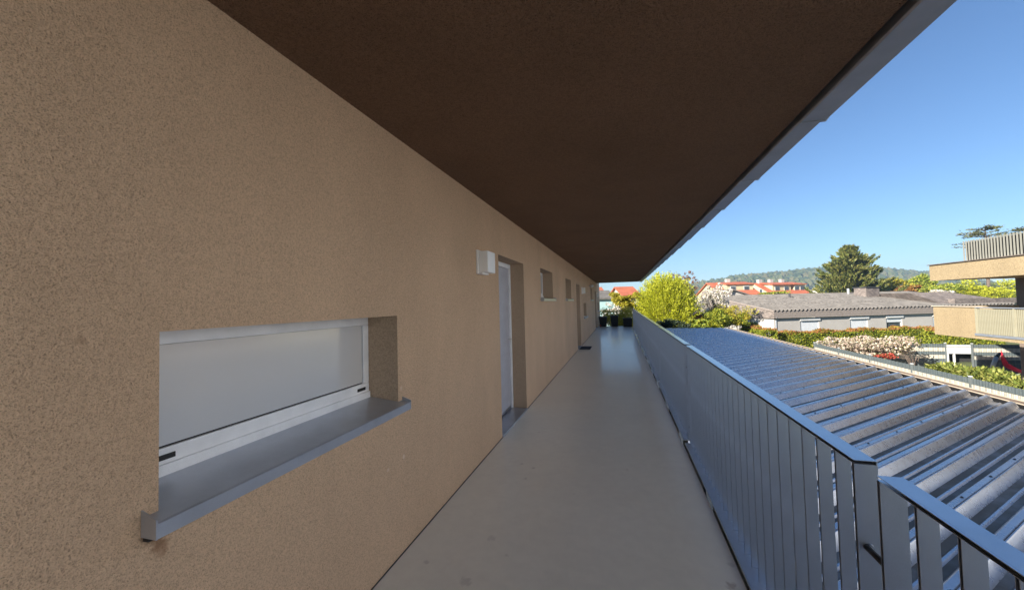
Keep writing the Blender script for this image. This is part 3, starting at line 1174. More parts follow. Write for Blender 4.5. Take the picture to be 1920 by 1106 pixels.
# invented unseen block, added tall and pale to bounce sunlight into the walkway
mbk = MB()
nh = [(y_, y_ + 1.6, z_, z_ + 1.4) for y_ in (-14.2, -10.4, -6.6, -2.8, 1.0, 4.8) for z_ in (-1.9, .9, 3.7, 6.5)]
ys = sorted({-16.0, 8.5} | {q for h_ in nh for q in h_[:2]})
zs = sorted({GZ, 9.0} | {q for h_ in nh for q in h_[2:]})
for a_, b_ in zip(ys[:-1], ys[1:]):
    for c_, d_ in zip(zs[:-1], zs[1:]):
        inh = any(h_[0] < (a_ + b_) / 2 < h_[1] and h_[2] < (c_ + d_) / 2 < h_[3] for h_ in nh)
        mbk.box(NX + (.25 if inh else .0), 21.9, a_, b_, c_, d_)
mbk.build('added_bounce_block', M['plaster_bounce'], nb)
for h_ in nh:
    wv_ = MB().box(NX + .16, NX + .24, h_[0] + .01, h_[1] - .01, h_[2] + .01, h_[3] - .01).build('window', M['wood_white'], nb)
    MB().box(NX + .14, NX + .159, h_[0] + .09, h_[1] - .09, h_[2] + .09, h_[3] - .09).build('pane', M['glass_dark'], wv_)

# ================================================================== GARDEN THINGS
sp = at(1803, 648, 24.0)
sh = thing('garden_shelter', 'white boarded shelter with dark opening between the striped fences', 'shelter', (sp[0], sp[1], GZ))
wS, top = .74, sp[2]
bw = .105
nb_ = int(2 * wS / bw)
srcb = None
for i in range(nb_):
    x = sp[0] - wS + .02 + i * (2 * wS - .04) / nb_
    if srcb is None:
        srcb = MB().box(x, x + bw - .008, sp[1] - .03, sp[1], top - .5, top - .06).build('board', M['wood_white'], sh)
        x0b = x
    else:
        share(srcb, sh, (x - x0b, 0, 0))
MB().box(sp[0] - wS - .04, sp[0] + wS + .04, sp[1] - .08, sp[1] + .6, top - .059, top).build('roof', M['wood_white'], sh)
for x in (sp[0] - wS, sp[0] + wS - .08, sp[0] - wS + .32):
    MB().box(x, x + .08, sp[1] + .001, sp[1] + .08, GZ, top - .06).build('post', M['wood_white'], sh)
MB().box(sp[0] - wS, sp[0] + wS, sp[1] + .5, sp[1] + .54, GZ, top - .06).build('back_wall', M['dark'], sh)
for x in (sp[0] - wS - .02, sp[0] + wS):
    MB().box(x, x + .02, sp[1] + .09, sp[1] + .49, GZ, top - .06).build('side_wall', M['beam'], sh)

# red slide with a grey ladder pole
c = at(1888, 680, 19.0)
sd = thing('garden_slide', 'red plastic slide behind the laurel under the balcony', 'slide', (c[0], c[1], GZ))
path = [at(1876, 662, 19.0), at(1880, 674, 18.9), at(1886, 686, 18.7), at(1897, 693, 18.4), at(1912, 699, 18.1), at(1925, 704, 17.9)]
wd = [.04, .10, .17, .2, .2, .2]
mb = MB()
for i in range(len(path) - 1):
    a, b = path[i], path[i + 1]
    sv = np.array([.2, 1.0, 0])
    sv /= np.linalg.norm(sv)
    up = np.array([0, 0, .05])
    wa, wb_ = sv * wd[i], sv * wd[i + 1]
    mb.hexa([a - wa, a + wa, b + wb_, b - wb_, a - wa + up, a + wa + up, b + wb_ + up, b - wb_ + up])
    for s in (-1, 1):
        mb.hexa([a + s * wa, a + s * wa * 1.25, b + s * wb_ * 1.25, b + s * wb_, a + s * wa + up * 3, a + s * wa * 1.25 + up * 3, b + s * wb_ * 1.25 + up * 3, b + s * wb_ + up * 3])
mb.build('chute', M['red_plastic'], sd)
MB().tube([(path[1][0] + .1, path[1][1] + .1, GZ), (path[1][0] + .1, path[1][1] + .1, path[1][2])], [.03, .03], 8).build('leg', M['grey_plastic'], sd)
MB().tube([(path[3][0] + .1, path[3][1] + .1, GZ), (path[3][0] + .1, path[3][1] + .1, path[3][2])], [.03, .03], 8).build('leg', M['grey_plastic'], sd)
pp = [at(1861, 690, 18.4), at(1864, 680, 18.4), at(1868, 670, 18.5), at(1875, 662, 18.6)]
pl = thing('parasol', 'closed slanted grey parasol left of the red slide', 'parasol', (pp[0][0], pp[0][1], GZ))
MB().tube([(pp[0][0], pp[0][1], GZ), pp[0]], [.025, .025], 8).build('pole', M['grey_plastic'], pl)
MB().tube(pp[:3], [.09, .085, .08], 10).build('folded_canopy', M['grey_plastic'], pl, smooth=True)
MB().tube([pp[2], pp[3]], [.082, .05], 10).build('top_cover', M['black'], pl, smooth=True)

# bare twiggy plant in front of the back fence
c = at(1712, 676, 17.6)
tw = MB()
for k in range(16):
    a = rnd.uniform(0, 6.28)
    l = rnd.uniform(.3, .75)
    e = c + np.array([math.cos(a) * l, math.sin(a) * l, rnd.uniform(-.05, .3)])
    tw.tube([(c[0], c[1], c[2] - .5), c + (e - c) * .4 + np.array([0, 0, .1]), e], [.018, .012, .005], 5)
tw.tube([(c[0], c[1], GZ), (c[0], c[1], c[2] - .45)], [.04, .03], 6)
tp = thing('bare_bush', 'bare grey twigs beside the blossom shrub at the fence', 'bush', (c[0], c[1], GZ))
tw.build('twigs', M['bark'], tp, fix=False)


def bush(name, label, px, py, d, rpx, hpx, mat, n, L, W, k=30, cr=.35, shell=.3, cat='bush', flat=None, depth=1.0, zmin=GZ):
    c = at(px, py, d)
    r = rpx * d / FPX
    hz = hpx * d / FPX
    root = thing(name, label, cat, (c[0], c[1], GZ))
    pts, dirs, cc = clumpy(c, (r, r * depth, hz), n, k, cr, shell, zmin)
    leaves('foliage', mat, pts, dirs, L, W, root, flat=flat)
    limb_tree((c[0], c[1], GZ), cc[:: max(1, len(cc) // 14)], .035, .5).build('stems', M['bark'], root, fix=False)
    return root


bush('blossom_shrub', 'wide shrub covered in cream pink blossom behind the striped fence', 1632, 652, 20.5, 72, 26, M['lf_pinkwhite'], 9000, .11, .085, k=55, cr=.26, shell=.2)
bush('red_flower_bush', 'low bush of red flowers in front of the blossom shrub', 1664, 670, 18.6, 18, 8, M['lf_red'], 1200, .08, .06, k=12)


def hedge_run(name, label, p0, p1, width, z0, z1, n, mats, L, W, cat='hedge'):
    p0, p1 = np.array(p0, float), np.array(p1, float)
    t_ = nrs.rand(n)
    side = np.array([-(p1 - p0)[1], (p1 - p0)[0]])
    ln = np.linalg.norm(side)
    side = side / ln
    o = nrs.rand(n) * 2 - 1
    z = z0 + (z1 - z0) * nrs.rand(n) ** .7
    # push the leaves outwards to the faces of the hedge with a lumpy surface
    pick = nrs.rand(n)
    o = np.where(pick < .55, np.sign(o) * (1 - .25 * nrs.rand(n)), o)
    bumpz = .12 * np.sin(t_ * ln * 1.7) + .08 * np.sin(t_ * ln * 4.3 + 1)
    z = np.where(pick > .75, z1 - .18 * nrs.rand(n), z) + bumpz * (z - z0) / (z1 - z0)
    o = o * (1 + .12 * np.sin(t_ * ln * 2.9 + z * 2))
    xy = p0 + (p1 - p0) * t_[:, None] + side * (o * width / 2)[:, None]
    pts = np.column_stack([xy, z])
    mid = (p0 + p1) / 2
    root = thing(name, label, cat, (mid[0], mid[1], GZ))
    dirs = np.column_stack([side[0] * o, side[1] * o, .5 + 0 * o]) + nrs.normal(size=(n, 3)) * .6
    tipm = (z > z1 - .12) & (nrs.rand(n) < .5)
    leaves('foliage', mats[0], pts[~tipm], dirs[~tipm], L, W, root)['kind'] = 'stuff'
    if tipm.any():
        leaves('young_tips', mats[1], pts[tipm] + np.array([0, 0, .06]), dirs[tipm] + np.array([0, 0, .8]), L, W, root)['kind'] = 'stuff'
    st = MB()
    k = max(2, int(ln / 1.2))
    for i in range(k):
        q = p0 + (p1 - p0) * (i + .5) / k
        st.tube([(q[0], q[1], GZ), (q[0], q[1], z1 - .3)], [.05, .02], 6)
    for i in range(k):
        q = p0 + (p1 - p0) * (i + .5) / k
        for a in range(4):
            e = (q[0] + rnd.uniform(-.5, .5), q[1] + rnd.uniform(-.4, .4), rnd.uniform(z0 + .5, z1 - .1))
            st.tube([(q[0], q[1], rnd.uniform(z0 + .1, z1 - .6)), e], [.025, .008], 5)
    st.build('stems', M['bark'], root, fix=False)['kind'] = 'stuff'
    return root


ha, hb = at(1452, 630, 31), at(1742, 632, 33)
hedge_run('garden_hedge', 'long clipped yellow green hedge with orange tips below the white house', ha[:2], hb[:2], 1.1, GZ, -1.42, 30000, [M['lf_hedge'], M['lf_tips']], .14, .075)
ha2, hb2 = at(1744, 640, 27.5), at(1872, 640, 27.5)
hedge_run('garden_hedge', 'green hedge seen under the lower balcony behind the striped fence', ha2[:2], hb2[:2], 1.0, GZ, -1.15, 11000, [M['lf_hedge'], M['lf_tips']], .14, .075)
ha3, hb3 = at(1398, 612, 34), at(1446, 620, 30)
hedge_run('garden_hedge', 'short orange leaved hedge beside the far end of the carport gutter', ha3[:2], hb3[:2], .9, GZ, -1.0, 6000, [M['lf_hedge'], M['lf_tips']], .14, .08)
la, lb = at(1752, 690, 15.2), at(1925, 706, 12.7)
hedge_run('laurel_hedge', 'glossy laurel hedge with upright pale shoots behind the strip fence', la[:2], lb[:2], 1.0, GZ, -1.38, 5200, [M['lf_laurel'], M['lf_laurel']], .17, .065)

# ================================================================== LONG HOUSE WITH WEATHERED CORRUGATED ROOF
A = at(1450, 583, 36.0)
B = at(1745, 577.5, 38.0)
yaw = math.atan2(B[1] - A[1], B[0] - A[0])
LH = 27.0
hs = thing('long_house', 'long white single storey house with weathered grey corrugated roof', 'house', (A[0], A[1], GZ), rz=yaw)
ez = A[2] - GZ                 # eave height
DEP = 9.5
RIS = 1.55
slope_n = 15
# roof sheets side by side, wavy
sw = 1.05
k = 0
x = 0
while x < LH - .05:
    mb = MB()
    x1 = min(x + sw, LH)
    nn = 28
    wav = lambda xx: .075 * math.sin(xx / .42 * 2 * math.pi)
    for i in range(nn):
        xa, xb = x + (x1 - x) * i / nn, x + (x1 - x) * (i + 1) / nn
        for s in range(3):
            ya, yb2 = DEP * s / 3 - .12 * (s == 0), DEP * (s + 1) / 3 + .04
            za, zb = ez + RIS * max(0, ya) / DEP + .012 * (3 - s) * 0 + .02, ez + RIS * yb2 / DEP + .02
            of = .014 * s
            mb.quad((xa, ya, za + wav(xa) + of), (xb, ya, za + wav(xb) + of), (xb, yb2, zb + wav(xb) + of - .014), (xa, yb2, zb + wav(xa) + of - .014))
    mb.build('roof_sheet', M['eternit'], hs, world=False, fix=False)
    x += sw
# fascia boards under the eave, three courses
for r_ in range(3):
    z1 = ez - .03 - r_ * .225
    MB().box(.01, LH, -.02 - .012 * (2 - r_), .01, z1 - .218, z1).build('fascia_board', M['fascia'], hs, world=False)
# gable side: shingled end
gb = MB()
fz = ez - .70
gb.poly([(0, -.03, fz), (0, DEP, fz - .05), (0, DEP, ez + RIS - .03), (0, 0, ez - .02)])
gb.poly([(.12, -.03, fz), (.12, 0, ez - .02), (.12, DEP, ez + RIS - .03), (.12, DEP, fz - .05)])
gb.quad((0, -.03, fz), (.12, -.03, fz), (.12, DEP, fz - .05), (0, DEP, fz - .05))
gb.build('gable_cladding', M['shingle'], hs, world=False, fix=True)
MB().hexa([(-.04, -.1, ez - .05), (.1, -.1, ez - .05), (.1, DEP, ez + RIS - .02), (-.04, DEP, ez + RIS - .02), (-.04, -.1, ez + .05), (.1, -.1, ez + .05), (.1, DEP, ez + RIS + .07), (-.04, DEP, ez + RIS + .07)]).build('verge_board', M['fascia'], hs, world=False)
# back part of the roof falling away, ceiling, body
MB().hexa([(0, DEP, fz), (LH, DEP, fz), (LH, DEP + 5, fz), (0, DEP + 5, fz), (0, DEP, ez + RIS), (LH, DEP, ez + RIS), (LH, DEP + 5, ez + .2), (0, DEP + 5, ez + .2)]).build('rear_roof', M['eternit'], hs, world=False)
wb = .22
# wall pieces between shutters
wins = [(2.95 + .0, 4.95), (8.3, 10.25), (12.3, 14.1), (17.6, 19.4), (22, 24)]
wz = fz
wm = MB()
xs = [wb]
for a, b in wins:
    wm.box(xs[-1], a, wb, wb + .3, 0, wz)
    wm.box(a, b, wb, wb + .3, 0, .35)
    xs.append(b)
wm.box(xs[-1], LH - .1, wb, wb + .3, 0, wz)
wm.box(wb, wb + .3, wb + .301, DEP + 4, 0, wz)
hw = wm.build('wall', M['plaster_white'], hs, world=False)
for i, (a, b) in enumerate(wins):
    f = MB()
    f.box(a - .06, b + .06, wb - .10, wb - .001, wz - .32, wz - .06)
    o = f.build('window', M['wood_white'], hs, world=False)
    drop = 1.55 if i != 2 else .42
    MB().box(a + .06, b - .06, wb + .05, wb + .08, wz - .33 - drop, wz - .33).build('shutter', M['shutter'], o, world=False)
    MB().box(a + .005, a + .06, wb + .03, wb + .12, .36, wz - .33).build('frame', M['wood_white'], o, world=False)
    MB().box(b - .06, b - .005, wb + .03, wb + .12, .36, wz - .33).build('frame', M['wood_white'], o, world=False)
    MB().box(a + .01, b - .01, wb + .13, wb + .15, .36, wz - .05).build('pane', M['glass_dark'], o, world=False)
MB().tube([(.4, .2, 0), (.4, .2, fz - .2), (.3, -.02, fz + .1)], [.05, .05, .05], 8).build('downpipe', M['gutter'], hs, world=False)
# side panel pier on the left wall
MB().box(wb - .25, wb - .001, 3.2, 3.9, 0, wz).build('pier', M['plaster_white'], hs, world=False)
# little vent on the roof
MB().tube([(8.2, 7.0, ez + RIS * 7 / DEP), (8.2, 7.0, ez + RIS * 7 / DEP + .55)], [.09, .11], 8).build('vent_pipe', M['beam'], hs, world=False)
MB().tube([(17.6, 8.6, ez + RIS * 8.6 / DEP), (17.6, 8.6, ez + RIS * 8.6 / DEP + .7)], [.1, .12], 8).build('vent_pipe', M['post_cap'], hs, world=False)
# ridge trim boards
MB().box(0, LH, DEP - .08, DEP + .1, ez + RIS - .01, ez + RIS + .10).build('ridge_board', M['fascia'], hs, world=False)
# the second, higher roof block with shingled sides
C0 = at(1772, 571, 39.0)
wing = thing('house_wing', 'dark shingled roof block with chimney behind the corrugated roof', 'house', (C0[0], C0[1], GZ), rz=yaw)
z0w, z1w = C0[2] - GZ, at(1772, 547.5, 41)[2] - GZ
LW = 9.5
w2 = MB()
w2.hexa([(0, 0, z0w), (LW, 0, z0w), (LW, 8, z0w), (0, 8, z0w), (-1.2, 2.2, z1w), (3.4, 2.2, z1w + .03), (3.4, 8, z1w), (-1.2, 8, z1w)])
w2.build('roof', M['shingle'], wing, world=False)
MB().hexa([(1.0, -.12, z0w - .02), (LW + 3, -.12, z0w - .02), (LW + 3, .4, z0w - .02), (1.0, .4, z0w - .02), (1.0, -.12, z0w + .55), (LW + 3, -.12, z0w + .5), (LW + 3, .4, z0w + .5), (1.0, .4, z0w + .55)]).build('parapet', M['shingle'], wing, world=False)
MB().box(.3, LW + 3, .5, 7.8, 0, z0w - .03).build('wall', M['plaster_white'], wing, world=False)
cz = at(1738, 537, 46)
MB().box(-2.9, -1.2, 5.2, 6.6, z1w - .6, cz[2] - GZ).build('chimney', M['shingle'], wing, world=False)
MB().box(-3.0, -1.1, 5.1, 6.7, cz[2] - GZ + .001, cz[2] - GZ + .08).build('chimney_cap', M['beam'], wing, world=False)


# ================================================================== FAR HOUSES
def gable_house(name, label, px0, px1, py_base, py_eave, py_ridge, d, mat, win=None, dorm=None, chim=(), depth=9.0, yawd=0.0, gable_left=False, over=.5, roofm='tiles', front=None):
    a, b = at(px0, py_eave, d), at(px1, py_eave, d)
    L = np.linalg.norm(b[:2] - a[:2])
    yw = math.atan2(b[1] - a[1], b[0] - a[0]) + R(yawd)
    h = a[2] - GZ
    rh = at(px0, py_ridge, d * 1.06)[2] - GZ - h
    t = thing(name, label, 'house', (a[0], a[1], GZ), rz=yw)
    if front is not None:          # gable faces the viewer, ridge at the fraction `front`
        xr = L * front
        MB().prism([(0, 0), (L, 0), (L, h), (xr, h + rh - .1), (0, h)], 'y', 0, depth).build('wall', mat, t, world=False)
        g_ = MB()
        for xo in (-over, L + over):
            g_.hexa([(xr, -over, h + rh), (xo, -over, h - .25), (xo, depth, h - .25), (xr, depth, h + rh), (xr, -over, h + rh + .16), (xo, -over, h - .09), (xo, depth, h - .09), (xr, depth, h + rh + .16)])
        g_.build('roof', M[roofm], t, world=False)
        for (u, z0_, w_, hh) in (win or []):
            wv = MB().box(u * L - w_ / 2, u * L + w_ / 2, -.05, -.01, h * z0_, h * z0_ + hh).build('window', M['wood_white'], t, world=False)
            MB().box(u * L - w_ / 2 + .08, u * L + w_ / 2 - .08, -.08, -.051, h * z0_ + .08, h * z0_ + hh - .08).build('pane', M['glass_dark'], wv, world=False)
        return t
    MB().prism([(0, 0), (depth, 0), (depth, h), (depth / 2, h + rh - .15), (0, h)], 'x', 0, L).build('wall', mat, t, world=False)
    th = .18
    r_ = MB()
    s = rh / (depth / 2)
    r_.hexa([(-over, -over, h - over * s), (L + over, -over, h - over * s), (L + over, depth / 2, h + rh), (-over, depth / 2, h + rh), (-over, -over, h - over * s + th), (L + over, -over, h - over * s + th), (L + over, depth / 2, h + rh + th), (-over, depth / 2, h + rh + th)])
    r_.hexa([(-over, depth / 2, h + rh), (L + over, depth / 2, h + rh), (L + over, depth + over, h - over * s), (-over, depth + over, h - over * s), (-over, depth / 2, h + rh + th), (L + over, depth / 2, h + rh + th), (L + over, depth + over, h - over * s + th), (-over, depth + over, h - over * s + th)])
    ro = r_.build('roof', M[roofm], t, world=False)
    for cx in chim:
        MB().box(cx * L - .45, cx * L + .45, depth / 2 - .4, depth / 2 + .4, h + rh - .2, h + rh + 1.0).build('chimney', M['plaster_white'], ro, world=False)
    if dorm:
        for (u0, u1) in dorm:
            y0 = depth * .14
            zb = h + s * y0 + th
            zt = h + rh * .80
            dm_ = MB().hexa([(u0 * L, y0, zb - .3), (u1 * L, y0, zb - .3), (u1 * L, depth / 2 - .3, zb), (u0 * L, depth / 2 - .3, zb), (u0 * L, y0, zt), (u1 * L, y0, zt), (u1 * L, depth / 2 - .3, zt + .1), (u0 * L, depth / 2 - .3, zt + .1)]).build('dormer', mat, ro, world=False)
            MB().hexa([(u0 * L - .3, y0 - .4, zt + .01), (u1 * L + .3, y0 - .4, zt + .01), (u1 * L + .3, depth / 2, h + rh + .0), (u0 * L - .3, depth / 2, h + rh), (u0 * L - .3, y0 - .4, zt + .2), (u1 * L + .3, y0 - .4, zt + .2), (u1 * L + .3, depth / 2, h + rh + .25), (u0 * L - .3, depth / 2, h + rh + .25)]).build('dormer_roof', M[roofm], ro, world=False)
            nw = max(2, int((u1 - u0) * L / 4.5))
            for q in range(nw):
                xc = (u0 + (u1 - u0) * (q + .5) / nw) * L
                wv = MB().box(xc - .65, xc + .65, y0 - .06, y0 - .01, zt - 1.5, zt - .35).build('window', M['wood_white'], ro, world=False)
                MB().box(xc - .55, xc + .55, y0 - .09, y0 - .061, zt - 1.4, zt - .45).build('window_glass', M['glass_dark'], ro, world=False)
    for (u, z0_, w_, hh) in (win or []):
        wv = MB().box(u * L - w_ / 2, u * L + w_ / 2, -.05, -.01, h * z0_, h * z0_ + hh).build('window', M['wood_white'], t, world=False)
        MB().box(u * L - w_ / 2 + .1, u * L + w_ / 2 - .1, -.08, -.051, h * z0_ + .1, h * z0_ + hh - .1).build('pane', M['glass_dark'], wv, world=False)
    if gable_left:
        for yy in (depth * .33, depth * .6):
            wv = MB().box(-.05, -.01, yy - .5, yy + .5, h + .2, h + 1.5).build('window', M['wood_white'], t, world=False)
            MB().box(-.08, -.051, yy - .4, yy + .4, h + .3, h + 1.4).build('pane', M['glass_dark'], wv, world=False)
    return t


gable_house('terraced_house', 'left yellow house with red tiled roof and dormer behind the white blossom tree', 1352, 1422, 600, 552, 531, 88, M['plaster_cream'], [(.3, .4, 1.3, 1.4), (.7, .4, 1.3, 1.4)], [(.25, .98)], (.55,), depth=11)
gable_house('terraced_house', 'long yellow house with red tiled roof, dormers and three chimneys left of the conifer', 1450, 1534, 600, 552, 531, 92, M['plaster_cream'], [(.2, .4, 1.3, 1.4), (.6, .4, 1.3, 1.4)], [(.12, .6), (.68, .97)], (.12, .42, .72), depth=11, yawd=9, gable_left=True)
gable_house('white_house', 'small white gabled house between long yellow house and conifer', 1516, 1532, 600, 553, 541, 80, M['plaster_white'], [(.55, .8, .6, .7)], depth=8, over=.3, roofm='shingle', front=.5, yawd=-38)
# cream house close behind the blossom tree with a low dark roof and brown shutter
q = gable_house('cream_house', 'pale cream house with brown shuttered window behind the white blossom tree', 1370, 1416, 610, 557, 545, 52, M['plaster_white'], None, depth=8, over=.3, roofm='shingle', front=.06)
MB().box(.25, 1.05, -.06, -.01, 2.75, 3.4).build('shutter', M['brown_wood'], q, world=False)
gable_house('red_roofed_house', 'low house whose red roof shows right of the conifer', 1668, 1708, 600, 549, 533, 85, M['plaster_cream'], None, depth=12, over=.3)
gable_house('turquoise_house', 'pale turquoise house seen past the end of the walkway', 1118, 1152, 600, 561, 547, 46, M['plaster_turq'], [(.55, .35, 1.1, 1.2)], depth=7, over=.25, roofm='eternit')
gable_house('orange_roofed_house', 'house with orange roof above the turquoise house', 1112, 1133, 600, 553, 540, 90, M['plaster_cream'], None, depth=9, chim=(.5,))
gable_house('orange_roofed_house', 'red roofed house half hidden behind the lime green bush', 1168, 1196, 600, 553, 539, 75, M['plaster_white'], [(.35, .7, 1.2, 1.3)], depth=9)
# tiny garden shed by the lime bush
c0, c1 = at(1288, 603, 31.5), at(1322, 603, 31.5)
L_ = np.linalg.norm(c1[:2] - c0[:2])
gs = thing('garden_shed', 'little dark garden shed with grey roof below the lime bush', 'shed', (c0[0], c0[1], GZ), rz=math.atan2(c1[1] - c0[1], c1[0] - c0[0]))
e_ = at(1300, 592, 31.5)[2] - GZ
r__ = at(1300, 584.5, 31.5)[2] - GZ
MB().prism([(0, 0), (L_, 0), (L_, e_ - .25), (L_ / 2, r__ - .08), (0, e_ - .25)], 'y', 0, 2.0).build('wall', M['brown_wood'], gs, world=False)
rr_ = MB()
for s in (-1, 1):
    xm = L_ / 2
    xo = xm + s * (L_ / 2 + .25)
    rr_.hexa([(xm, -.3, r__), (xo, -.3, e_ - .42), (xo, 2.2, e_ - .42), (xm, 2.2, r__), (xm, -.3, r__ + .06), (xo, -.3, e_ - .36), (xo, 2.2, e_ - .36), (xm, 2.2, r__ + .06)])
rr_.build('roof', M['eternit'], gs, world=False)
MB().box(L_ * .3, L_ * .7, -.02, -.005, .1, e_ - .3).build('door', M['dark'], gs, world=False)


# ================================================================== TREES
def lime_bush():
    d = 33.0
    c = at(1248, 566, d)
    top = at(1248, 512, d)[2]
    rx = 64 * d / FPX
    root = thing('lime_green_tree', 'big domed lime green tree beyond the walkway end', 'tree', (c[0], c[1], GZ))
    n_s = 2000
    P_, D_ = [], []
    st = MB()
    for i in range(n_s):
        a = rnd.uniform(0, 2 * math.pi)
        # a point on the dome
        v = rnd.random() ** .8
        el = math.asin(v * 1.35 - .35 if v * 1.35 - .35 < 1 else 1)
        rr = rnd.uniform(.78, 1.05)
        hz = top - (GZ + 2.6)
        e = np.array([c[0] + rx * math.cos(a) * math.cos(el) * rr, c[1] + rx * math.sin(a) * math.cos(el) * rr, GZ + 2.6 + hz * math.sin(el) * rr])
        o = np.array([c[0] + rx * .25 * math.cos(a), c[1] + rx * .25 * math.sin(a), max(GZ + 1.0, e[2] - 1.8 - rnd.random())])
        m = (o + e) / 2 + np.array([0, 0, .5])
        for s in range(26):
            f = .4 + .6 * s / 25
            p = (1 - f) ** 2 * o + 2 * f * (1 - f) * m + f * f * e
            tdir = 2 * (1 - f) * (m - o) + 2 * f * (e - m)
            P_.append(p + np.array([rnd.gauss(0, .06), rnd.gauss(0, .06), rnd.gauss(0, .06)]))
            D_.append(tdir / np.linalg.norm(tdir) + np.array([rnd.gauss(0, .35), rnd.gauss(0, .35), rnd.gauss(0, .35)]))
        if i % 14 == 0:
            st.tube([o, m, e], [.03, .018, .006], 4)
    leaves('crown', M['lf_lime'], P_, D_, .17, .05, root)
    for k in range(7):
        a = k * .9
        st.tube([(c[0] + .1 * math.cos(a), c[1] + .1 * math.sin(a), GZ), (c[0] + .5 * math.cos(a), c[1] + .5 * math.sin(a), GZ + 1.6), (c[0] + .8 * math.cos(a), c[1] + .8 * math.sin(a), GZ + 3.2)], [.09, .06, .03], 6)
    st.build('trunk', M['bark'], root, fix=False)


lime_bush()


def conifer():
    d = 62.0
    b = at(1596, 560, d)
    top = at(1594, 459, d)[2]
    root = thing('conifer', 'tall dark green conifer rising behind the corrugated roof', 'tree', (b[0], b[1], GZ))
    Hh = top - GZ
    tr = MB()
    tr.tube([(b[0], b[1], GZ), (b[0], b[1], GZ + Hh * .5), (b[0], b[1], top)], [.35, .22, .03], 8)
    P_, D_ = [], []
    nb = 240
    for i in range(nb):
        f = (i + rnd.random()) / nb
        zb = GZ + 1.0 + (Hh - 1.2) * f ** .85
        frac = (top - zb) / Hh
        a = i * 2.399 + rnd.uniform(-.3, .3)
        ln = (.6 + 9.6 * frac ** .95) * rnd.uniform(.45, 1.12)
        # the right flank reaches out in long upswept boughs
        upw = rnd.uniform(.30, .70)
        s = np.array([b[0], b[1], zb - ln * .25])
        e = np.array([b[0] + math.cos(a) * ln * .86, b[1] + math.sin(a) * ln * .86, min(top - .1, zb + ln * (upw - .25))])
        m = (s + e) / 2 - np.array([0, 0, ln * .06])
        tr.tube([s, m, e], [.07, .04, .012], 4)
        nn = int(26 + 30 * ln)
        for q in range(nn):
            u = .22 + .78 * rnd.random() ** .8
            p = (1 - u) ** 2 * s + 2 * u * (1 - u) * m + u * u * e
            w_ = .36 * (1.05 - u) + .05
            p = p + np.array([rnd.gauss(0, w_), rnd.gauss(0, w_), rnd.gauss(0, .10) - .05])
            P_.append(p)
            D_.append((e - s) / ln + np.array([rnd.gauss(0, .4), rnd.gauss(0, .4), rnd.gauss(.15, .25)]))
    leaves('crown', M['lf_conifer'], P_, D_, .55, .17, root)
    tr.build('trunk', M['bark_dark'], root, fix=False)


conifer()

tree('rust_tree', 'reddish budding tree rising behind the lime green tree', 1280, 532, 48, 28, 26, M['lf_rust'], 2400, .24, .07, k=120, cr=.11, shell=.2, r0=.12, bark='bark')
tree('blossom_tree', 'white blossoming tree right of the lime green tree', 1338, 560, 36.5, 32, 31, M['lf_blossom'], 2800, .17, .12, k=46, cr=.24, shell=.15, r0=.10, bark='bark_dark')
bush('green_bush', 'bright green bush below the white blossom tree', 1336, 598, 31.5, 30, 20, M['lf_hedge'], 8000, .15, .08, k=36)
bush('yellow_bush', 'wide yellow green bush between the blossom tree and the white house wall', 1366, 594, 33.2, 36, 22, M['lf_yellow'], 9000, .14, .07, k=50)
bush('green_bush', 'yellow green bush left of the white house wall', 1384, 602, 33.0, 20, 14, M['lf_hedge'], 4500, .15, .08, k=24)
bush('green_bush', 'light green bush in front of the little shed', 1306, 606, 30, 18, 9, M['lf_green'], 2500, .13, .08, k=18)
bush('green_bush', 'green bush under the long house gable beside the orange hedge', 1402, 612, 34.5, 16, 9, M['lf_green'], 2500, .13, .08, k=18)
bush('dark_bush', 'dark evergreen bush over the far edge of the carport roof', 1258, 611, 29, 32, 12, M['lf_dark'], 5000, .15, .06, k=26)
tree('yellow_green_tree', 'loose yellow green tree between turquoise house and lime tree', 1168, 564, 34, 31, 24, M['lf_yellow'], 9000, .15, .07, k=46, cr=.24, shell=.15, r0=.08)
bush('blossom_bush', 'white flowering bush in front of the turquoise house', 1146, 586, 29, 22, 18, M['lf_blossom'], 1300, .11, .07, k=36, cr=.25)
bush('yellow_bush', 'yellow green bush just beyond the black planters', 1162, 606, 27.5, 42, 26, M['lf_yellow'], 7500, .12, .06, k=40)
bush('green_bush', 'small green bush behind the middle and right planters', 1166, 612, 26.4, 10, 12, M['lf_green'], 1800, .1, .05, k=14)
tree('garden_tree', 'rounded yellow green tree right of the conifer', 1664, 540, 66, 34, 18, M['lf_yellow'], 4500, .35, .2, k=36)
tree('garden_tree', 'light green feathery tree left of the upper balcony corner', 1722, 532, 66, 22, 16, M['lf_green'], 3200, .35, .18, k=34)
tree('garden_tree', 'rusty orange tree above the chimney of the dark roof', 1704, 544, 60, 22, 9, M['lf_tips'], 2000, .32, .18, k=20)
tree('garden_tree', 'dark green tree behind the chimney of the dark roof', 1765, 542, 58, 34, 10, M['lf_green'], 3200, .32, .16, k=30)
tree('garden_tree', 'bright yellow green tree seen below the upper balcony', 1848, 548, 58, 52, 24, M['lf_lime'], 8000, .32, .13, k=50, shell=.2)
tree('blossom_tree', 'small white blossoming tree above the dark shingled roof', 1762, 548, 50, 14, 6, M['lf_blossom'], 900, .25, .15, k=16)
bush('green_bush', 'green bushes in front of the long yellow house', 1455, 550, 80, 26, 5, M['lf_hedge'], 2500, .35, .2, k=22)


